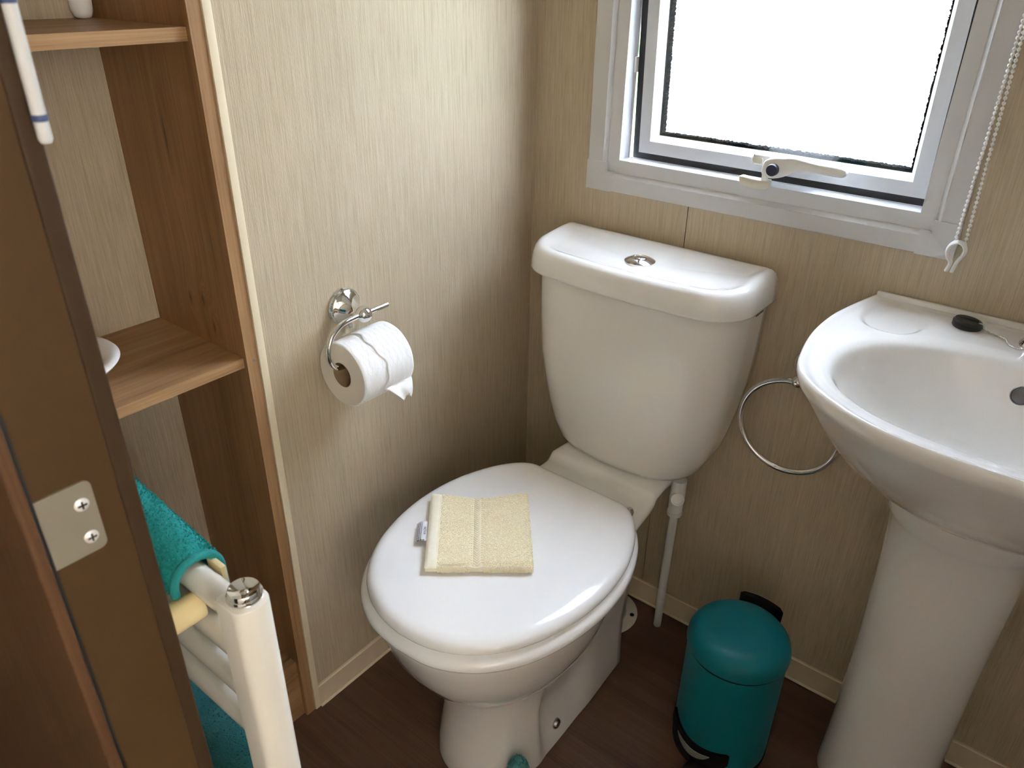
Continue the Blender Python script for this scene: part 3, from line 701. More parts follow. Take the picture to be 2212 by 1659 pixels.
b = slabgrid(0.425, 0.535, -0.002, 1.004, 8, 26, lambda s, t: ctop(s, t) - 0.004, lambda s, t: ctop(s, t) - 0.0004)
band = obj('woven_band', b, CREAMH, cl)
b = bmesh.new()
NR = 30
for k in range(NR):
    t = 0.015 + 0.97 * k / NR
    for (sa, sb, tb) in ((0.452, 0.482, 0.035), (0.512, 0.482, 0.035)):
        pa = cpos(sa, t); pb = cpos(sb, min(1.0, t + tb)); za = ZL + ctop(sa, t); zb = ZL + ctop(sb, t)
        tube([(pa.x, pa.y, za), ((pa.x + pb.x) / 2, (pa.y + pb.y) / 2, (za + zb) / 2 + 0.0006), (pb.x, pb.y, zb)], 0.0011, 5, b)
    for sa in (0.430, 0.528):
        pa = cpos(sa - 0.008, t); pb = cpos(sa + 0.008, t)
        tube([(pa.x, pa.y, ZL + ctop(sa, t) - 0.0001), (pb.x, pb.y, ZL + ctop(sa, t) - 0.0001)], 0.0011, 5, b)
hb = obj('herringbone_weave', b, CREAMH, band); hb['kind'] = 'stuff'
def tufts(name, n, sampler, ln, rad, mat, parent, seed=1):
    rnd = random.Random(seed); verts = []; faces = []
    for _ in range(n):
        p, nrm = sampler(rnd); u, v = frame_of(nrm); a = rnd.uniform(0, 2 * PI); side = u * math.cos(a) + v * math.sin(a); oth = nrm.cross(side)
        l = ln * rnd.uniform(0.6, 1.25); tip = p + nrm * l * 0.8 + side * l * rnd.uniform(0.2, 0.9); mid = p + nrm * l * 0.65 + side * l * 0.1
        k = len(verts)
        for c, r in ((p, rad), (mid, rad * 0.95)):
            for q in range(3):
                an = 2 * PI * q / 3; verts.append(c + (side * math.cos(an) + oth * math.sin(an)) * r)
        verts.append(tip)
        for q in range(3):
            w2 = (q + 1) % 3; faces.append((k + q, k + w2, k + 3 + w2, k + 3 + q)); faces.append((k + 3 + q, k + 3 + w2, k + 6))
    me = bpy.data.meshes.new(name); me.from_pydata([tuple(v) for v in verts], [], faces); me.update()
    o = link(name, me, mat, parent, smooth=False); o['kind'] = 'stuff'; return o
def cl_samp(r):
    while True:
        s = r.uniform(0.115, 1.0); t = r.uniform(0.0, 1.0)
        if 0.42 < s < 0.54: continue
        break
    side = r.random()
    if side < 0.10:
        p = cpos(s, 1.0); n_ = ((D_ - A_).normalized()); return Vector((p.x, p.y, ZL + r.uniform(0.001, TH - 0.002))), Vector((n_.x, n_.y, 0.25)).normalized()
    if side < 0.18:
        p = cpos(1.0, t); n_ = ((B_ - A_).normalized()); return Vector((p.x, p.y, ZL + r.uniform(0.001, TH - 0.002))), Vector((n_.x, n_.y, 0.25)).normalized()
    p = cpos(s, t); d = min(t, 1 - t, 1 - s); return Vector((p.x, p.y, ZL + ctop(s, t) - 0.0016 - (0.0022 if d < 0.025 else 0))), Vector((r.uniform(-.2, .2), r.uniform(-.2, .2), 1)).normalized()
tufts('terry_pile', 12000, cl_samp, 0.0021, 0.0010, CREAMT, cl)
# sewn-in tag with its printing
tp = [cpos(0.02, 0.48), cpos(0.02, 0.74)]
ld = -(B_ - A_).normalized(); P0 = cpos(-0.005, 0.40); P1 = cpos(-0.005, 0.655)
rows = []
for k in range(9):
    t = k / 8; z = ZL + 0.0070 + 0.004 * math.sin(t * 2.2) - 0.0075 * t ** 2.2
    rows.append((t, z))
b = bmesh.new(); pr = None
for t, z in rows:
    a = P0 + ld * 0.019 * t; c = P1 + ld * 0.019 * t
    cur = [b.verts.new((a.x, a.y, z)), b.verts.new((c.x, c.y, z)), b.verts.new((a.x, a.y, z - 0.0003)), b.verts.new((c.x, c.y, z - 0.0003))]
    if pr:
        b.faces.new((pr[0], pr[1], cur[1], cur[0])); b.faces.new((pr[2], cur[2], cur[3], pr[3])); b.faces.new((pr[0], cur[0], cur[2], pr[2])); b.faces.new((pr[1], pr[3], cur[3], cur[1]))
    pr = cur
tagp = obj('care_tag', b, TAGM, cl)
def tagpt(u, v, dz=0.0004):
    """u out from the hem 0..1, v along the tag 0..1"""
    k = u * 8; i = min(7, int(k)); z = rows[i][1] + (rows[i + 1][1] - rows[i][1]) * (k - i)
    p = P0.lerp(P1, v) + ld * 0.019 * u; return Vector((p.x, p.y, z + dz))
def text_mesh(body, size=1.0):
    cu = bpy.data.curves.new('txt', 'FONT'); cu.body = body; cu.size = size; cu.align_x = 'LEFT'
    to = bpy.data.objects.new('txt', cu); COL.objects.link(to)
    dg = bpy.context.evaluated_depsgraph_get(); me = bpy.data.meshes.new_from_object(to.evaluated_get(dg))
    bpy.data.objects.remove(to); return me
me = text_mesh('NOVA'); xs = [v.co.x for v in me.vertices]; ys = [v.co.y for v in me.vertices]
for v in me.vertices:
    a = (v.co.x - min(xs)) / (max(xs) - min(xs)); c = (v.co.y - min(ys)) / (max(ys) - min(ys))
    v.co = tagpt(0.16 + 0.19 * (1 - c), 0.30 + 0.40 * a)
link('tag_lettering', me, INK, tagp, smooth=False)
b = bmesh.new()
rnd = random.Random(3)
for u in (0.50, 0.66, 0.80):
    v = 0.10
    while v < 0.92:
        l = rnd.uniform(0.012, 0.03); q = [tagpt(u, v), tagpt(u, v + l), tagpt(u + 0.06, v + l), tagpt(u + 0.06, v)]
        b.faces.new([b.verts.new(x) for x in q]); v += l + rnd.uniform(0.008, 0.03)
obj('tag_small_print', b, INK, tagp, smooth=False)
b = bmesh.new()
for v0, v1 in ((0.80, 0.88),):
    q = [tagpt(0.25, 0.955), tagpt(0.25, 0.998), tagpt(0.58, 0.998), tagpt(0.58, 0.955)]; b.faces.new([b.verts.new(x) for x in q])
    q = [tagpt(0.64, 0.955), tagpt(0.64, 0.998), tagpt(0.84, 0.998), tagpt(0.84, 0.955)]; b.faces.new([b.verts.new(x) for x in q])
obj('tag_black_marks', b, INK, tagp, smooth=False)

# ================================================================= TOILET ROLL AND HOLDER
RC = Vector((0.056, -0.532, 0.681))      # centre of the near end of the roll
hl = thing('toilet_roll_holder', 'chrome toilet roll holder with a curved arm on the left wall', 'roll holder', (0, -0.476, 0.758))
HC = (0.0003, -0.4745, 0.7575)
obj('wall_plate', lathe([(0.0, 0), (0.0300, 0.0), (0.0300, 0.0035), (0.0285, 0.0060), (0.0265, 0.0065), (0.0262, 0.0085), (0.0240, 0.0105), (0.0215, 0.0120), (0.0150, 0.0200), (0.0105, 0.0290), (0.0080, 0.0380), (0.0072, 0.0420), (0.0078, 0.0440), (0.0060, 0.0460), (0, 0.0460)], HC, (1, 0, 0), 48), CHROME, hl, angle=24)
BL = Vector((0.0530, -0.4795, 0.7605))
obj('ball', sphere(BL, 0.0125, 28, 18), CHROME, hl)
arm = [BL + Vector((0, 0.047, 0.0005)), BL + Vector((0, 0.010, 0)), BL + Vector((0, -0.020, 0.0)), BL + Vector((0.001, -0.045, -0.003)), BL + Vector((0.002, -0.064, -0.015)), BL + Vector((0.003, -0.0725, -0.035)), BL + Vector((0.003, -0.0700, -0.055)), BL + Vector((0.003, -0.058, -0.066)), BL + Vector((0.003, -0.040, -0.0665)), BL + Vector((0.003, 0.03, -0.0665))]
obj('arm', tube(spline(arm, 8), 0.0040, 14), CHROME, hl)
obj('grub_screw', lathe([(0.0035, 0), (0.0035, 0.006), (0, 0.006)], (0.006, -0.4690, 0.7275), (0.2, 0, -1), 12), CHROME, hl)
rl = thing('toilet_roll', 'white embossed toilet roll hanging on the chrome holder', 'toilet roll', tuple(RC - Vector((0, -0.05, 0.055))))
RR = 0.0505; RW = 0.098; CR = 0.0195
CX, CZ_ = RC.x, RC.z
y_n, y_f = RC.y - 0.001, RC.y - 0.001 + RW
def rollring(r, y, n=120, wob=0.0):
    return [(CX + (r + wob * math.sin(3 * 2 * PI * k / n)) * math.cos(2 * PI * k / n), y, CZ_ + (r + wob * math.sin(3 * 2 * PI * k / n)) * math.sin(2 * PI * k / n)) for k in range(n)]
rings = [rollring(RR - 0.0012, y_n), rollring(RR, y_n + 0.0014)] + [rollring(RR + 0.0004 * math.sin(i * 1.7), y_n + RW * i / 16, wob=0.0005) for i in range(1, 16)] + [rollring(RR, y_f - 0.0014), rollring(RR - 0.0012, y_f)]
obj('paper_outside', loft(rings, cap0=False, cap1=False), PAPER, rl)
obj('paper_end', loft([rollring(CR, y_n - 0.0001), rollring(RR * 0.7, y_n - 0.0003), rollring(RR - 0.0012, y_n)], cap0=False, cap1=False), PAPERS, rl)
obj('paper_end', loft([rollring(CR, y_f), rollring(RR - 0.0012, y_f)], cap0=False, cap1=False), PAPERS, rl)
obj('card_core', loft([rollring(CR, y_n - 0.0002), rollring(CR, y_f), rollring(CR - 0.0009, y_f), rollring(CR - 0.0009, y_n - 0.0002)], cap0=False, cap1=False), CARD, rl)
# embossed quilting dots on the outside as raised dimples
b = bmesh.new(); rnd = random.Random(5)
def rp(a, y, dr=0.0): return Vector((CX + (RR + dr) * math.cos(a), y, CZ_ + (RR + dr) * math.sin(a)))
for i in range(10):
    for side in (-1, 1):
        for k in range(90):
            a = math.radians(-70 + 160 * k / 90); ph = a * 3.0 + i * 0.0
            y = y_n + 0.006 + i * 0.0098 + side * 0.0042 * math.cos(ph * 2.2) + (0.0049 if side > 0 else 0)
            if y > y_f - 0.004: continue
            tt = (128 - math.degrees(a)) / 158; cov = 0 <= tt <= 1 and y > y_n + 0.036 + 0.010 * tt + 0.005 * math.sin(11 * tt)
            p = rp(a, y, 0.0019 if cov else 0.0006); n_ = Vector((math.cos(a), 0, math.sin(a))); u, v = frame_of(n_)
            q = [b.verts.new(p + (u * math.cos(t) + v * math.sin(t)) * 0.00062) for t in (0, 2.1, 4.2)]
            tip = b.verts.new(p + n_ * 0.00055)
            for m in range(3): b.faces.new((q[m], q[(m + 1) % 3], tip))
em = obj('embossing', b, PAPER, rl, fix=False); em['kind'] = 'stuff'
# crinkled outer sheet with the torn loose corner
b = bmesh.new(); rowsv = []
na, ny = 40, 16
for i in range(na + 1):
    t = i / na; a = math.radians(128 - 158 * t); rw = []
    yl = y_n + 0.034 + 0.004 * math.sin(11 * t) + 0.002 * math.sin(31 * t) + 0.010 * t
    for j in range(ny + 1):
        y = yl + (y_f - 0.001 - yl) * j / ny; dr = 0.0013 + 0.0002 * math.sin(26 * t + j) + (0.0003 if j == 0 else 0)
        rw.append(b.verts.new(rp(a, y, dr)))
    rowsv.append(rw)
base_a = math.radians(-30)
for k in range(1, 10):      # hanging flap
    t = k / 9; rw = []
    for j in range(ny + 1):
        s = j / ny
        y0_ = y_n + 0.044 + 0.026 * t; y1_ = y_f - 0.001 - 0.010 * t
        lenf = 0.0245 * t * (1 + 0.18 * math.sin(7 * s + 1))
        y = y0_ + (y1_ - y0_) * s
        p = rp(base_a, y, 0.0015) + Vector((0.010 * math.sin(t * 2.0) + 0.0016 * math.sin(9 * s + 3 * t), 0, -lenf + (0.0012 * math.sin(23 * s) if k == 9 else 0)))
        rw.append(b.verts.new(p))
    rowsv.append(rw)
for i in range(len(rowsv) - 1):
    for j in range(ny): b.faces.new((rowsv[i][j], rowsv[i][j + 1], rowsv[i + 1][j + 1], rowsv[i + 1][j]))
ls = obj('loose_sheet', b, PAPER, rl, angle=70)
md = ls.modifiers.new('thickness', 'SOLIDIFY'); md.thickness = 0.0004; md.offset = 0

# ================================================================= TOWEL RING
tr = thing('towel_ring', 'chrome towel ring on the wall beside the basin', 'towel ring', (0.570, 0, 0.655))
obj('wall_plate', lathe([(0, 0), (0.0275, 0), (0.0275, 0.004), (0.0255, 0.0065), (0.0240, 0.0070), (0.0230, 0.009), (0.014, 0.018), (0.0085, 0.030), (0.0070, 0.040), (0, 0.041)], (0.5705, -0.0003, 0.6570), (0, -1, 0.02), 40), CHROME, tr)
TB = Vector((0.6500, -0.0500, 0.6570))
obj('ball', sphere((0.5700, -0.0515, 0.6485), 0.0112, 28, 18), CHROME, tr)
RCN = Vector((0.5700, -0.052, 0.5650)); ring_pts = []
for k in range(96):
    a = 2 * PI * k / 96; ring_pts.append((RCN.x + 0.0815 * math.cos(a), RCN.y + 0.012 * (0.5 - 0.5 * math.sin(a)) * 0, RCN.z + 0.0815 * math.sin(a)))
obj('ring', tube(ring_pts, 0.0052, 14, None, True), CHROME, tr)

# ================================================================= PEDAL BIN
bn = thing('pedal_bin', 'teal pedal bin with domed lid between toilet and basin', 'bin', (0.609, -0.2155, 0))
BC = Vector((0.609, -0.2155, 0)); BR = 0.0805; BH = 0.232
bd = obj('body', lathe([(BR - 0.004, 0.012), (BR - 0.0015, 0.012), (BR - 0.0005, 0.014), (BR, 0.03), (BR, BH), (BR - 0.003, BH)], BC, (0, 0, 1), 64), TEAL, bn)
obj('base_ring', lathe([(0, 0.0006), (BR - 0.003, 0.0006), (BR + 0.0005, 0.003), (BR + 0.0008, 0.012), (BR - 0.003, 0.0135), (0, 0.0135)], BC, (0, 0, 1), 64), BLACKP, bn)
obj('rim_gap', lathe([(BR - 0.0008, BH - 0.001), (BR - 0.0008, BH + 0.0068), (0, BH + 0.0068)], BC, (0, 0, 1), 64), BLACKP, bn)
obj('lid', lathe([(BR - 0.002, BH + 0.0058), (BR + 0.0026, BH + 0.0058), (BR + 0.0032, BH + 0.008), (BR + 0.0018, BH + 0.018), (BR - 0.001, BH + 0.026), (BR - 0.007, BH + 0.0335), (BR - 0.016, BH + 0.0385), (BR - 0.028, BH + 0.0405), (BR - 0.045, BH + 0.041), (0.02, BH + 0.041), (0, BH + 0.041)], BC, (0, 0, 1), 72), TEAL, bn, angle=60)
# lifting handle at the back
def onbin(a, z, dr=0.0): return Vector((BC.x + (BR + dr) * math.cos(a), BC.y + (BR + dr) * math.sin(a), z))
b = bmesh.new(); A0 = math.radians(90)
rings = []
for k in range(13):
    a = A0 + math.radians(-24 + 48 * k / 12); e = 1 if 1 <= k <= 11 else 0.9
    rings.append([onbin(a, BH - 0.012, -0.001), onbin(a, BH - 0.012, 0.012 * e), onbin(a, BH + 0.034 * e, 0.015 * e), onbin(a, BH + 0.0385 * e, 0.012), onbin(a, BH + 0.0385 * e, 0.0045), onbin(a, BH + 0.010, 0.0045)])
obj('lift_handle', loft(rings), BLACKP, bn, angle=50)
# front plate and foot pedal, facing the room
AP = math.radians(-102)
b = bmesh.new(); rings = []
for k in range(25):
    u = -1 + 2 * k / 24; a = AP + math.radians(44) * u
    zt = 0.0600 + 0.018 * (abs(u) ** 1.6) * (1.0 if u < 0 else 0.35); zb = 0.0180 + 0.020 * abs(u) ** 2.2
    if abs(u) > 0.94: zt -= 0.003; zb += 0.002
    rings.append([onbin(a, zb, 0.0003), onbin(a, zb + 0.001, 0.0042), onbin(a, (zt + zb) / 2, 0.0050), onbin(a, zt - 0.001, 0.0042), onbin(a, zt, 0.0003)])
fp = obj('front_plate', loft(rings), BLACKP, bn, angle=50)
rings = []
for k in range(17):
    u = -1 + 2 * k / 16; a = AP + math.radians(23) * u; w_ = 0.0085 * (1 - u * u) ** 0.7 + 0.0003
    zc = 0.0430 + 0.010 * u * u
    rings.append([onbin(a, zc - w_ * 1.2, 0.0050), onbin(a, zc - w_ * 1.2, 0.0062), onbin(a, zc + w_ * 0.55, 0.0062), onbin(a, zc + w_ * 0.55, 0.0050)])
obj('badge', loft(rings), BADGE, fp, angle=50)
AP2 = AP + math.radians(14); d_ = Vector((math.cos(AP2), math.sin(AP2), 0)); s_ = Vector((-d_.y, d_.x, 0))
rings = []
for q, hw, z0, z1 in ((BR - 0.002, 0.019, 0.012, 0.022), (BR + 0.008, 0.020, 0.012, 0.0235), (BR + 0.018, 0.022, 0.011, 0.0215), (BR + 0.025, 0.022, 0.010, 0.018), (BR + 0.028, 0.020, 0.011, 0.0155)):
    c = BC + d_ * q
    rings.append([tuple(c - s_ * hw + Vector((0, 0, z0))), tuple(c + s_ * hw + Vector((0, 0, z0))), tuple(c + s_ * hw + Vector((0, 0, z1 - 0.002))), tuple(c + s_ * (hw - 0.002) + Vector((0, 0, z1))), tuple(c - s_ * (hw - 0.002) + Vector((0, 0, z1))), tuple(c - s_ * hw + Vector((0, 0, z1 - 0.002)))])
obj('pedal', loft(rings), BLACKP, bn, angle=40)

# ================================================================= BASIN
XBN = 0.853; ZR = 0.800
bs_ = thing('washbasin', 'white ceramic wash basin against the back wall at the right edge', 'basin', (XBN, -0.2, 0.60))
RIM = [(0.0, -0.410), (0.050, -0.4075), (0.0985, -0.399), (0.148, -0.377), (0.196, -0.340), (0.221, -0.300), (0.233, -0.255), (0.2405, -0.205), (0.2420, -0.160), (0.2390, -0.115), (0.231, -0.070), (0.222, -0.030), (0.215, -0.0015)]
def rimo(n=10):
    sp = [(p.x, p.y) for p in spline([(a, b_, 0) for a, b_ in RIM], n)]
    # straight back edge
    back = [(0.215 * (1 - k / 24), -0.0015) for k in range(1, 25)]
    half = sp + back
    return half + [(-x, y) for x, y in reversed(half[1:-1])]
RO = rimo(); CEN = (0.0, -0.215)
def bowl_h(x, y):
    """height of the inside surface below the rim line"""
    bx, by = x / 0.197, (y + 0.240) / (0.130 if y > -0.240 else 0.132)
    r = (abs(bx) ** 2.25 + abs(by) ** 2.25) ** (1 / 2.25)
    h = -0.0035 - 0.0035 * (1 - sstep(1.0, 1.16, r))
    if r < 1.04: h -= 0.100 * (1 - min(r, 1.0) ** 2.8) * sstep(-0.03, 0.10, 1 - r) + 0.0022 * sstep(0.0, 0.05, 1.04 - r)
    # shallow soap recesses either side of the tap deck, open towards the bowl
    sx = (abs(x) - 0.170) / 0.042; sy = (y + 0.070) / 0.058
    q = (abs(sx) ** 2.4 + abs(sy) ** 2.4) ** (1 / 2.4)
    h -= 0.0052 * (1 - sstep(0.80, 1.03, q))
    return h
rings = []
# outside from the pedestal up to the rim
def under(s, yo, z):  # scaled outline about the back wall line
    return [(XBN + x * s, (y * yo if y < -0.002 else y) - 0.0005, z) for x, y in RO]
UN = [(0.300, 0.44, 0.585), (0.395, 0.50, 0.590), (0.470, 0.555, 0.600), (0.560, 0.625, 0.618), (0.660, 0.705, 0.643), (0.755, 0.785, 0.672), (0.840, 0.860, 0.705), (0.910, 0.920, 0.738), (0.955, 0.960, 0.762), (0.982, 0.985, 0.776), (0.996, 0.997, 0.784), (1.0, 1.0, 0.791), (0.998, 0.998, 0.7965), (0.990, 0.991, 0.7995)]
for s, yo, z in UN: rings.append(under(s, yo, z))
for s in [0.980 - 0.0125 * k for k in range(48)] + [0.36, 0.32, 0.27, 0.22, 0.16, 0.10, 0.05, 0.015]:
    rg = []
    for x, y in RO:
        px, py = CEN[0] + (x - CEN[0]) * s, CEN[1] + (y - CEN[1]) * s
        k = sstep(0.985, 0.93, s) if False else min(1.0, max(0.0, (0.985 - s) / 0.045))
        hz = bowl_h(px, py) * k
        rg.append((XBN + px, py, ZR + hz))
    rings.append(rg)
bas = obj('basin', loft(rings), CERAM, bs_, angle=80)
tag_up = obj('wall_upstand', box(XBN - 0.213, XBN + 0.213, -0.009, -0.0012, ZR - 0.012, ZR + 0.0055, 0.002, 3), CERAM, bs_)
obj('overflow', lathe([(0.0118, -0.006), (0.0118, 0.0008), (0.0108, 0.0015), (0.0100, 0.0005), (0.0075, 0.0020), (0.004, 0.0030), (0, 0.0033)], (XBN + 0.0015, -0.1275, 0.7590), (0.0, -0.86, 0.50), 32), plain('overflow_metal', (0.16, 0.155, 0.15), 0.35, metal=0.8), bs_)
obj('waste', lathe([(0.022, 0), (0.022, 0.0015), (0.016, 0.0005), (0, 0.0005)], (XBN, -0.24, ZR - 0.1082), (0, 0, 1), 28), CHROME, bs_)
tp_ = obj('tap', lathe([(0.0205, 0), (0.0205, 0.006), (0.0165, 0.012), (0.0155, 0.045), (0.019, 0.052), (0.019, 0.075), (0.014, 0.082), (0, 0.083)], (XBN - 0.0025, -0.052, ZR - 0.0065), (0, 0, 1), 32), CHROME, bs_)
obj('spout', tube(spline([(XBN + 0.010, -0.056, ZR + 0.030), (XBN + 0.010, -0.095, ZR + 0.040), (XBN + 0.010, -0.135, ZR + 0.030), (XBN + 0.010, -0.150, ZR + 0.012)], 6), 0.0105, 18), CHROME, tp_)
# pedestal
pd = thing('basin_pedestal', 'white ceramic pedestal standing under the wash basin', 'pedestal', (XBN - 0.007, -0.12, 0))
def dshape(hw, yf, yb, n=48, xc=XBN - 0.0065):
    out = []
    for k in range(n + 1):
        a = PI * k / n; x = hw * math.cos(a); y = yb + 0.06 * 0 + (yf - yb) * (0.35 + 0.65 * math.sin(a) ** 0.75) if 0 < k < n else yb + (yf - yb) * 0.35
        out.append((xc + x, y))
    return [(xc + hw, yb)] + out + [(xc - hw, yb)]
PS = [(0.0006, 0.090, -0.196), (0.02, 0.0895, -0.196), (0.08, 0.087, -0.193), (0.18, 0.0855, -0.190), (0.30, 0.086, -0.190), (0.42, 0.0885, -0.193), (0.50, 0.0915, -0.197), (0.545, 0.095, -0.202), (0.553, 0.098, -0.206), (0.562, 0.101, -0.209), (0.580, 0.1045, -0.213), (0.590, 0.107, -0.215)]
obj('column', loft([[(x, y, z) for x, y in dshape(hw, yf, -0.045)] for z, hw, yf in PS]), CERAM, pd, angle=50)
# plug lying on the basin ledge with its bead chain
pg = thing('basin_plug', 'black rubber basin plug on a bead chain at the back of the basin', 'plug', (0.766, -0.036, 0.795))
pax = Vector((0.10, 0.05, 1)).normalized()
pcn = Vector((0.7660, -0.0400, 0.7945))
obj('stopper', lathe([(0, 0), (0.0165, 0), (0.0182, 0.002), (0.0188, 0.0085), (0.0172, 0.0105), (0.0168, 0.0118), (0.0140, 0.0122), (0, 0.0118)], pcn, pax, 32), PLUGB, pg, angle=40)
obj('finger_ridge', box(0.752, 0.779, -0.0405, -0.0385, 0.8045, 0.8085, 0.0008), PLUGB, pg)
obj('pull_ring', tube([(0.7825 + 0.0045 * math.cos(t * PI / 8), -0.0425 + 0.001 * math.cos(t * PI / 8), 0.8015 + 0.0045 * math.sin(t * PI / 8)) for t in range(16)], 0.0009, 8, None, True), STEEL, pg)
chain = spline([(0.7865, -0.0440, 0.8005), (0.796, -0.0480, 0.7990), (0.806, -0.0510, 0.7985), (0.8155, -0.0570, 0.7982), (0.8185, -0.0650, 0.7980), (0.8235, -0.0730, 0.7975), (0.8320, -0.0775, 0.7975), (0.8410, -0.0770, 0.7985)], 24)
b = bmesh.new(); last = None
for p in chain:
    if last is None or (p - last).length >= 0.0024:
        sphere(p, 0.0013, 8, 6, b); last = p
ch = obj('bead_chain', b, CHROME, pg); ch['kind'] = 'stuff'

# ================================================================= BLIND CHAIN
bc = thing('blind_chain', 'white beaded roller blind chain hanging beside the window', 'blind chain', (0.727, -0.03, 0.87))
def strand(p0, p1, bow):
    b = bmesh.new(); P0_, P1_ = Vector(p0), Vector(p1); L_ = (P1_ - P0_).length; n = int(L_ / 0.0060); pts_ = []
    for k in range(n + 1):
        t = k / n; p = P0_.lerp(P1_, t) + Vector((bow * math.sin(PI * t), 0, 0)); pts_.append(p); sphere(p, 0.00225, 10, 7, b)
    tube(pts_, 0.0007, 6, b); return b
s1 = obj('bead_strand', strand((0.7225, -0.030, 0.9030), (0.7205, -0.016, 1.66), 0.002), WHITEP, bc); s1['kind'] = 'stuff'
s2 = obj('bead_strand', strand((0.7345, -0.030, 0.9030), (0.7255, -0.022, 1.66), -0.004), WHITEP, bc); s2['kind'] = 'stuff'
# open clip that joins the ends
cp = [(0.7240, 0.8690), (0.7262, 0.8810), (0.7215, 0.8880), (0.7190, 0.8960), (0.7215, 0.9050), (0.7285, 0.9095), (0.7350, 0.9075), (0.7390, 0.9010), (0.7380, 0.8930), (0.7335, 0.8830), (0.7308, 0.8690)]
rings = []
for i, p in enumerate(spline([(x - 0.002, -0.031, z - 0.006) for x, z in cp], 5)):
    wv = 0.0052
    rings.append(p)
b = tube(rings, 0.0026, 10)
for v in b.verts: v.co.y = -0.031 + (v.co.y + 0.031) * 2.4
obj('joining_clip', b, WHITEP, bc)
obj('wall_fixing', box(0.716, 0.732, -0.026, -0.0115, 1.655, 1.672, 0.002), WHITEP, bc)

# ================================================================= TOWEL RAIL
tw = thing('towel_rail', 'white ladder towel radiator seen end-on behind the door jamb', 'towel rail', (0.2, -0.925, 0.05))
PX0, PX1, PY0, PY1, PZ = 0.3810, 0.4180, -0.9425, -0.9075, 0.745
def post_o(z, ins=0.0):
    x0, x1, y0, y1 = PX0 + ins, PX1 - ins, PY0 + ins, PY1 - ins; pts = [(x0, y1 - 0.003), (x0, y0 + 0.002), (x0 + 0.002, y0), (x1 - 0.012, y0)]
    for k in range(1, 9):
        a = math.radians(-90 + 90 * k / 8 * 1.0); pts.append((x1 - 0.012 + 0.012 * math.cos(a), y0 + 0.014 + 0.014 * math.sin(a)))
    for k in range(0, 9):
        a = math.radians(90 * k / 8); pts.append((x1 - 0.012 + 0.012 * math.cos(a), y1 - 0.012 + 0.012 * math.sin(a)))
    pts.append((x0 + 0.003, y1)); return [(x, y, z) for x, y in pts]
obj('post', loft([post_o(0.10), post_o(PZ - 0.002), post_o(PZ - 0.0006, 0.0006), post_o(PZ, 0.002)]), RAILW, tw, angle=35)
o2 = obj('post', loft([[(x - 0.365, y, z) for x, y, z in post_o(0.10)], [(x - 0.365, y, z) for x, y, z in post_o(PZ)]]), RAILW, tw, angle=35)
PC = Vector((0.3985, -0.9235, PZ))
cap = obj('bleed_cap', lathe([(0.0155, -0.001), (0.0157, 0.0024), (0.0150, 0.0042), (0.0142, 0.0046), (0.0138, 0.0082), (0.0132, 0.0090), (0.0120, 0.0084), (0.0080, 0.0058), (0.0035, 0.0046), (0.0022, 0.0056), (0, 0.0058)], PC, (0, 0, 1), 36), CHROME, tw)
obj('bleed_hole', sphere((PC.x + 0.0118, PC.y - 0.0068, PZ + 0.0058), 0.0011, 10, 6), BLACK, cap)
BARZ = (0.7210, 0.6700, 0.6180, 0.5660, 0.4680, 0.4160, 0.3640, 0.2660, 0.2140, 0.1620)
for z in BARZ:
    rings = []
    for x in (0.045, 0.385):
        rings.append([(x, -0.9245 + 0.0125 * math.cos(2 * PI * k / 24), z + 0.0145 * math.sin(2 * PI * k / 24)) for k in range(24)])
    obj('bar', loft(rings), RAILW, tw, angle=50)
# wall bracket between the first two bars
br_ = obj('wall_bracket', tube([(0.324, -0.9960, 0.6955), (0.324, -0.9800, 0.6955), (0.324, -0.9640, 0.6955), (0.324, -0.9638, 0.6955), (0.324, -0.9420, 0.6955), (0.324, -0.9300, 0.6955)], [0.0165, 0.0160, 0.0160, 0.0142, 0.0142, 0.0135], 24), RAILC, tw)
obj('bracket_clamp', box(0.318, 0.342, -0.9120, -0.9060, 0.676, 0.7350, 0.002), RAILC, br_)
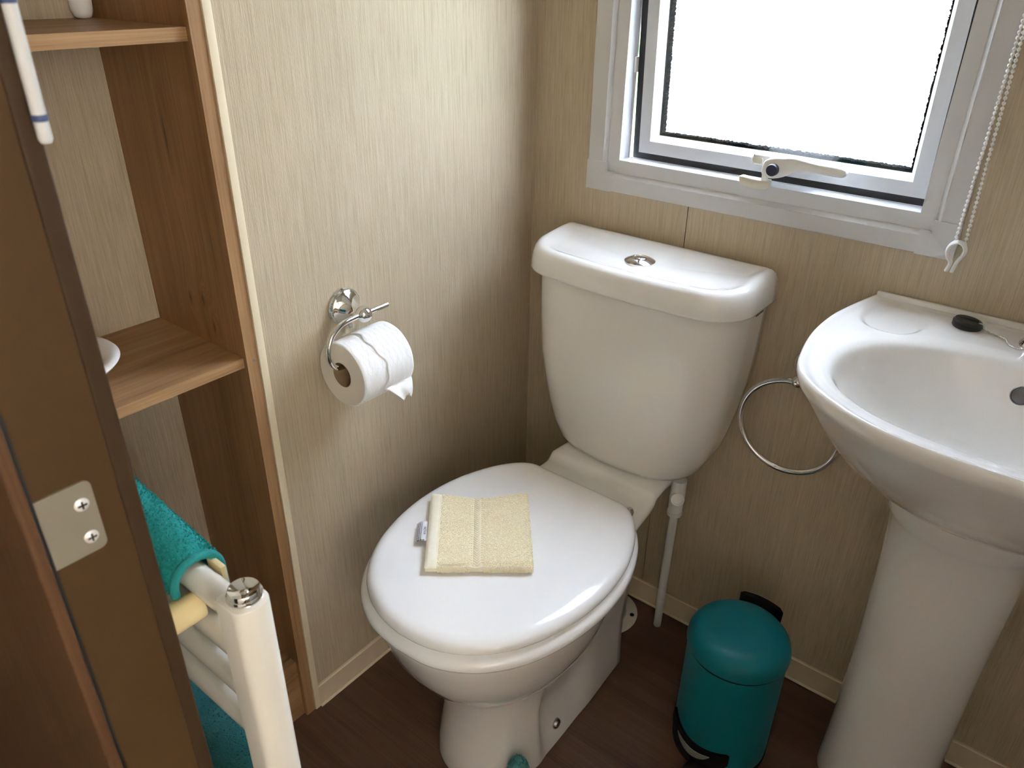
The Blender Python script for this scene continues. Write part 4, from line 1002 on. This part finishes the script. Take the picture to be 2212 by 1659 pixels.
# teal towel over the top bar
def drape(name, label, x0, x1, zc, rad, drop_f, drop_b, mat, hem, yc=-0.9245, slope=0.0, nt=7000, seed=4):
    t = thing(name, label, 'towel', ((x0 + x1) / 2, yc, zc - drop_f))
    def prof(u):
        # u 0..1 : back drop, over the bar, front drop
        Lb, La, Lf = drop_b, PI * rad, drop_f; s = u * (Lb + La + Lf)
        if s < Lb: return (yc - rad, zc - (Lb - s)), (-1, 0)
        if s < Lb + La:
            a = PI - (s - Lb) / rad; return (yc + rad * math.cos(a), zc + rad * math.sin(a)), (math.cos(a), math.sin(a))
        return (yc + rad, zc - (s - Lb - La)), (1, 0)
    thk = 0.007; b = bmesh.new(); nu = 60; nx = 24; G = []
    for side in (0, 1):
        g = []
        for i in range(nu + 1):
            (y, z), n_ = prof(i / nu); row = []
            for j in range(nx + 1):
                f = j / nx; x = x0 + (x1 - x0) * f; lift = slope * (1 - f) * (1 if n_[1] > 0 else 0.6)
                d = (thk if side else 0) * (0.6 if j == nx else 1)
                k = 1 + lift
                row.append(b.verts.new((x, yc + (y - yc) * k + n_[0] * d, z + (lift * rad if z >= zc else 0) + n_[1] * d + 0.0009 * math.sin(9 * f + i * 0.5))))
            g.append(row)
        G.append(g)
    for g in G:
        for i in range(nu):
            for j in range(nx): b.faces.new((g[i][j], g[i][j + 1], g[i + 1][j + 1], g[i + 1][j]))
    for i in range(nu):
        for j in (0, nx): b.faces.new((G[0][i][j], G[0][i + 1][j], G[1][i + 1][j], G[1][i][j]))
    for i in (0, nu):
        for j in range(nx): b.faces.new((G[0][i][j], G[0][i][j + 1], G[1][i][j + 1], G[1][i][j]))
    obj('towel_body', b, mat, t)
    hp = []
    for i in range(nu + 1):
        (y, z), n_ = prof(i / nu); hp.append((x1, y + n_[0] * 0.004, z + n_[1] * 0.004))
    obj('hem', tube(hp, 0.0042, 10), hem, t)
    def samp(r):
        u = r.random(); f = r.random() ** 0.8; (y, z), n_ = prof(u); x = x0 + (x1 - x0 - 0.006) * f; lift = slope * (1 - f) * (1 if n_[1] > 0 else 0.6); k = 1 + lift
        return Vector((x, yc + (y - yc) * k + n_[0] * (thk - 0.0006), z + (lift * rad if z >= zc else 0) + n_[1] * (thk - 0.0006))), Vector((r.uniform(-.2, .2), n_[0], n_[1] + 0.01)).normalized()
    tufts('terry_pile', nt, samp, 0.0034, 0.0007, mat, t, seed)
    return t
drape('hand_towel', 'teal terry towel folded over the top bar of the towel rail', 0.10, 0.322, 0.7210, 0.0195, 0.13, 0.006, TEALT, TEALH, slope=0.55)
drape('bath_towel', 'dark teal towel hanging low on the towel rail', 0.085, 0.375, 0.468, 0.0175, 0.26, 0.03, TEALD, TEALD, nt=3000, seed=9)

# ================================================================= SMALL THINGS
# bowl on the middle shelf
bw = thing('bowl', 'white porcelain bowl half hidden on the middle shelf', 'bowl', (-0.092, -0.868, 0.734))
obj('bowl_shell', lathe([(0, 0.0002), (0.040, 0.0002), (0.046, 0.001), (0.0515, 0.012), (0.062, 0.030), (0.0705, 0.0385), (0.0800, 0.0420), (0.0860, 0.0430), (0.0875, 0.0455), (0.0860, 0.0475), (0.0780, 0.0475), (0.0690, 0.0440), (0.060, 0.034), (0.049, 0.014), (0.040, 0.0055), (0, 0.0045)], (-0.092, -0.868, 0.7340), (0, 0, 1), 64), PORC, bw, angle=60)
# white tube on the top shelf, back corner
tb = thing('tube_bottle', 'white round-bottomed tube standing in the back corner of the top shelf', 'tube', (-0.205, -0.672, 1.1513))
obj('tube_body', lathe([(0, 0.0003), (0.006, 0.0003), (0.0105, 0.003), (0.0130, 0.010), (0.0135, 0.03), (0.0135, 0.14), (0.009, 0.15), (0, 0.15)], (-0.2050, -0.6690, 1.1513), (0, 0, 1), 24), WHITEP, tb)
# banded white rod hanging against the door stop
rd = thing('hanging_rod', 'slim white rod with dark blue bands hanging by the door jamb', 'rod', (0.4275, -0.9965, 1.133))
rx, ry = 0.4285, -0.9945
obj('rod_body', lathe([(0.0025, 0), (0.0036, 0.002), (0.0036, 0.2), (0, 0.2)], (rx, ry, 1.1330), (0, 0, 1), 18), plain('rod_plastic', (0.55, 0.56, 0.56), 0.4), rd)
for z in (1.1440, 1.1985):
    obj('band', lathe([(0.0037, 0), (0.0039, 0.0004), (0.0039, 0.0030), (0.0037, 0.0034)], (rx, ry, z), (0, 0, 1), 18), BLUE, rd)
obj('hook', box(0.4240, 0.4290, -0.9990, -0.9940, 1.325, 1.34, 0.001), WHITEP, rd)
# bit of teal cloth on the floor against the foot of the pan
fcx = Vector((0.3915, -0.5215, 0.0))
ft = thing('floor_cloth', 'pale teal fluffy cloth on the floor against the toilet foot', 'cloth', tuple(fcx))
rings = []
for s, z in ((1.0, 0.0008), (1.06, 0.02), (1.0, 0.045), (0.85, 0.068), (0.55, 0.080), (0.1, 0.085)):
    rings.append([(fcx.x + 0.019 * s * math.cos(2 * PI * k / 30) * (1 + 0.1 * math.sin(3 * 2 * PI * k / 30)), fcx.y + 0.019 * s * math.sin(2 * PI * k / 30) * (1 + 0.08 * math.cos(5 * 2 * PI * k / 30)), z) for k in range(30)])
PALET = plain('pale_teal_terry', (0.10, 0.32, 0.32), 0.95, var=0.25, scale=260, bump=1.0, bscale=520)
obj('cloth_heap', loft(rings), PALET, ft)
def fs(r):
    a = r.uniform(0, 2 * PI); h = r.uniform(0.004, 0.083); s = math.sqrt(max(0.02, 1 - (h / 0.086) ** 3)); 
    return Vector((fcx.x + 0.019 * s * math.cos(a), fcx.y + 0.019 * s * math.sin(a), h)), Vector((math.cos(a) * s, math.sin(a) * s, 0.2 + (h / 0.085) ** 3)).normalized()
tufts('fluff', 1500, fs, 0.004, 0.0008, PALET, ft, 12)
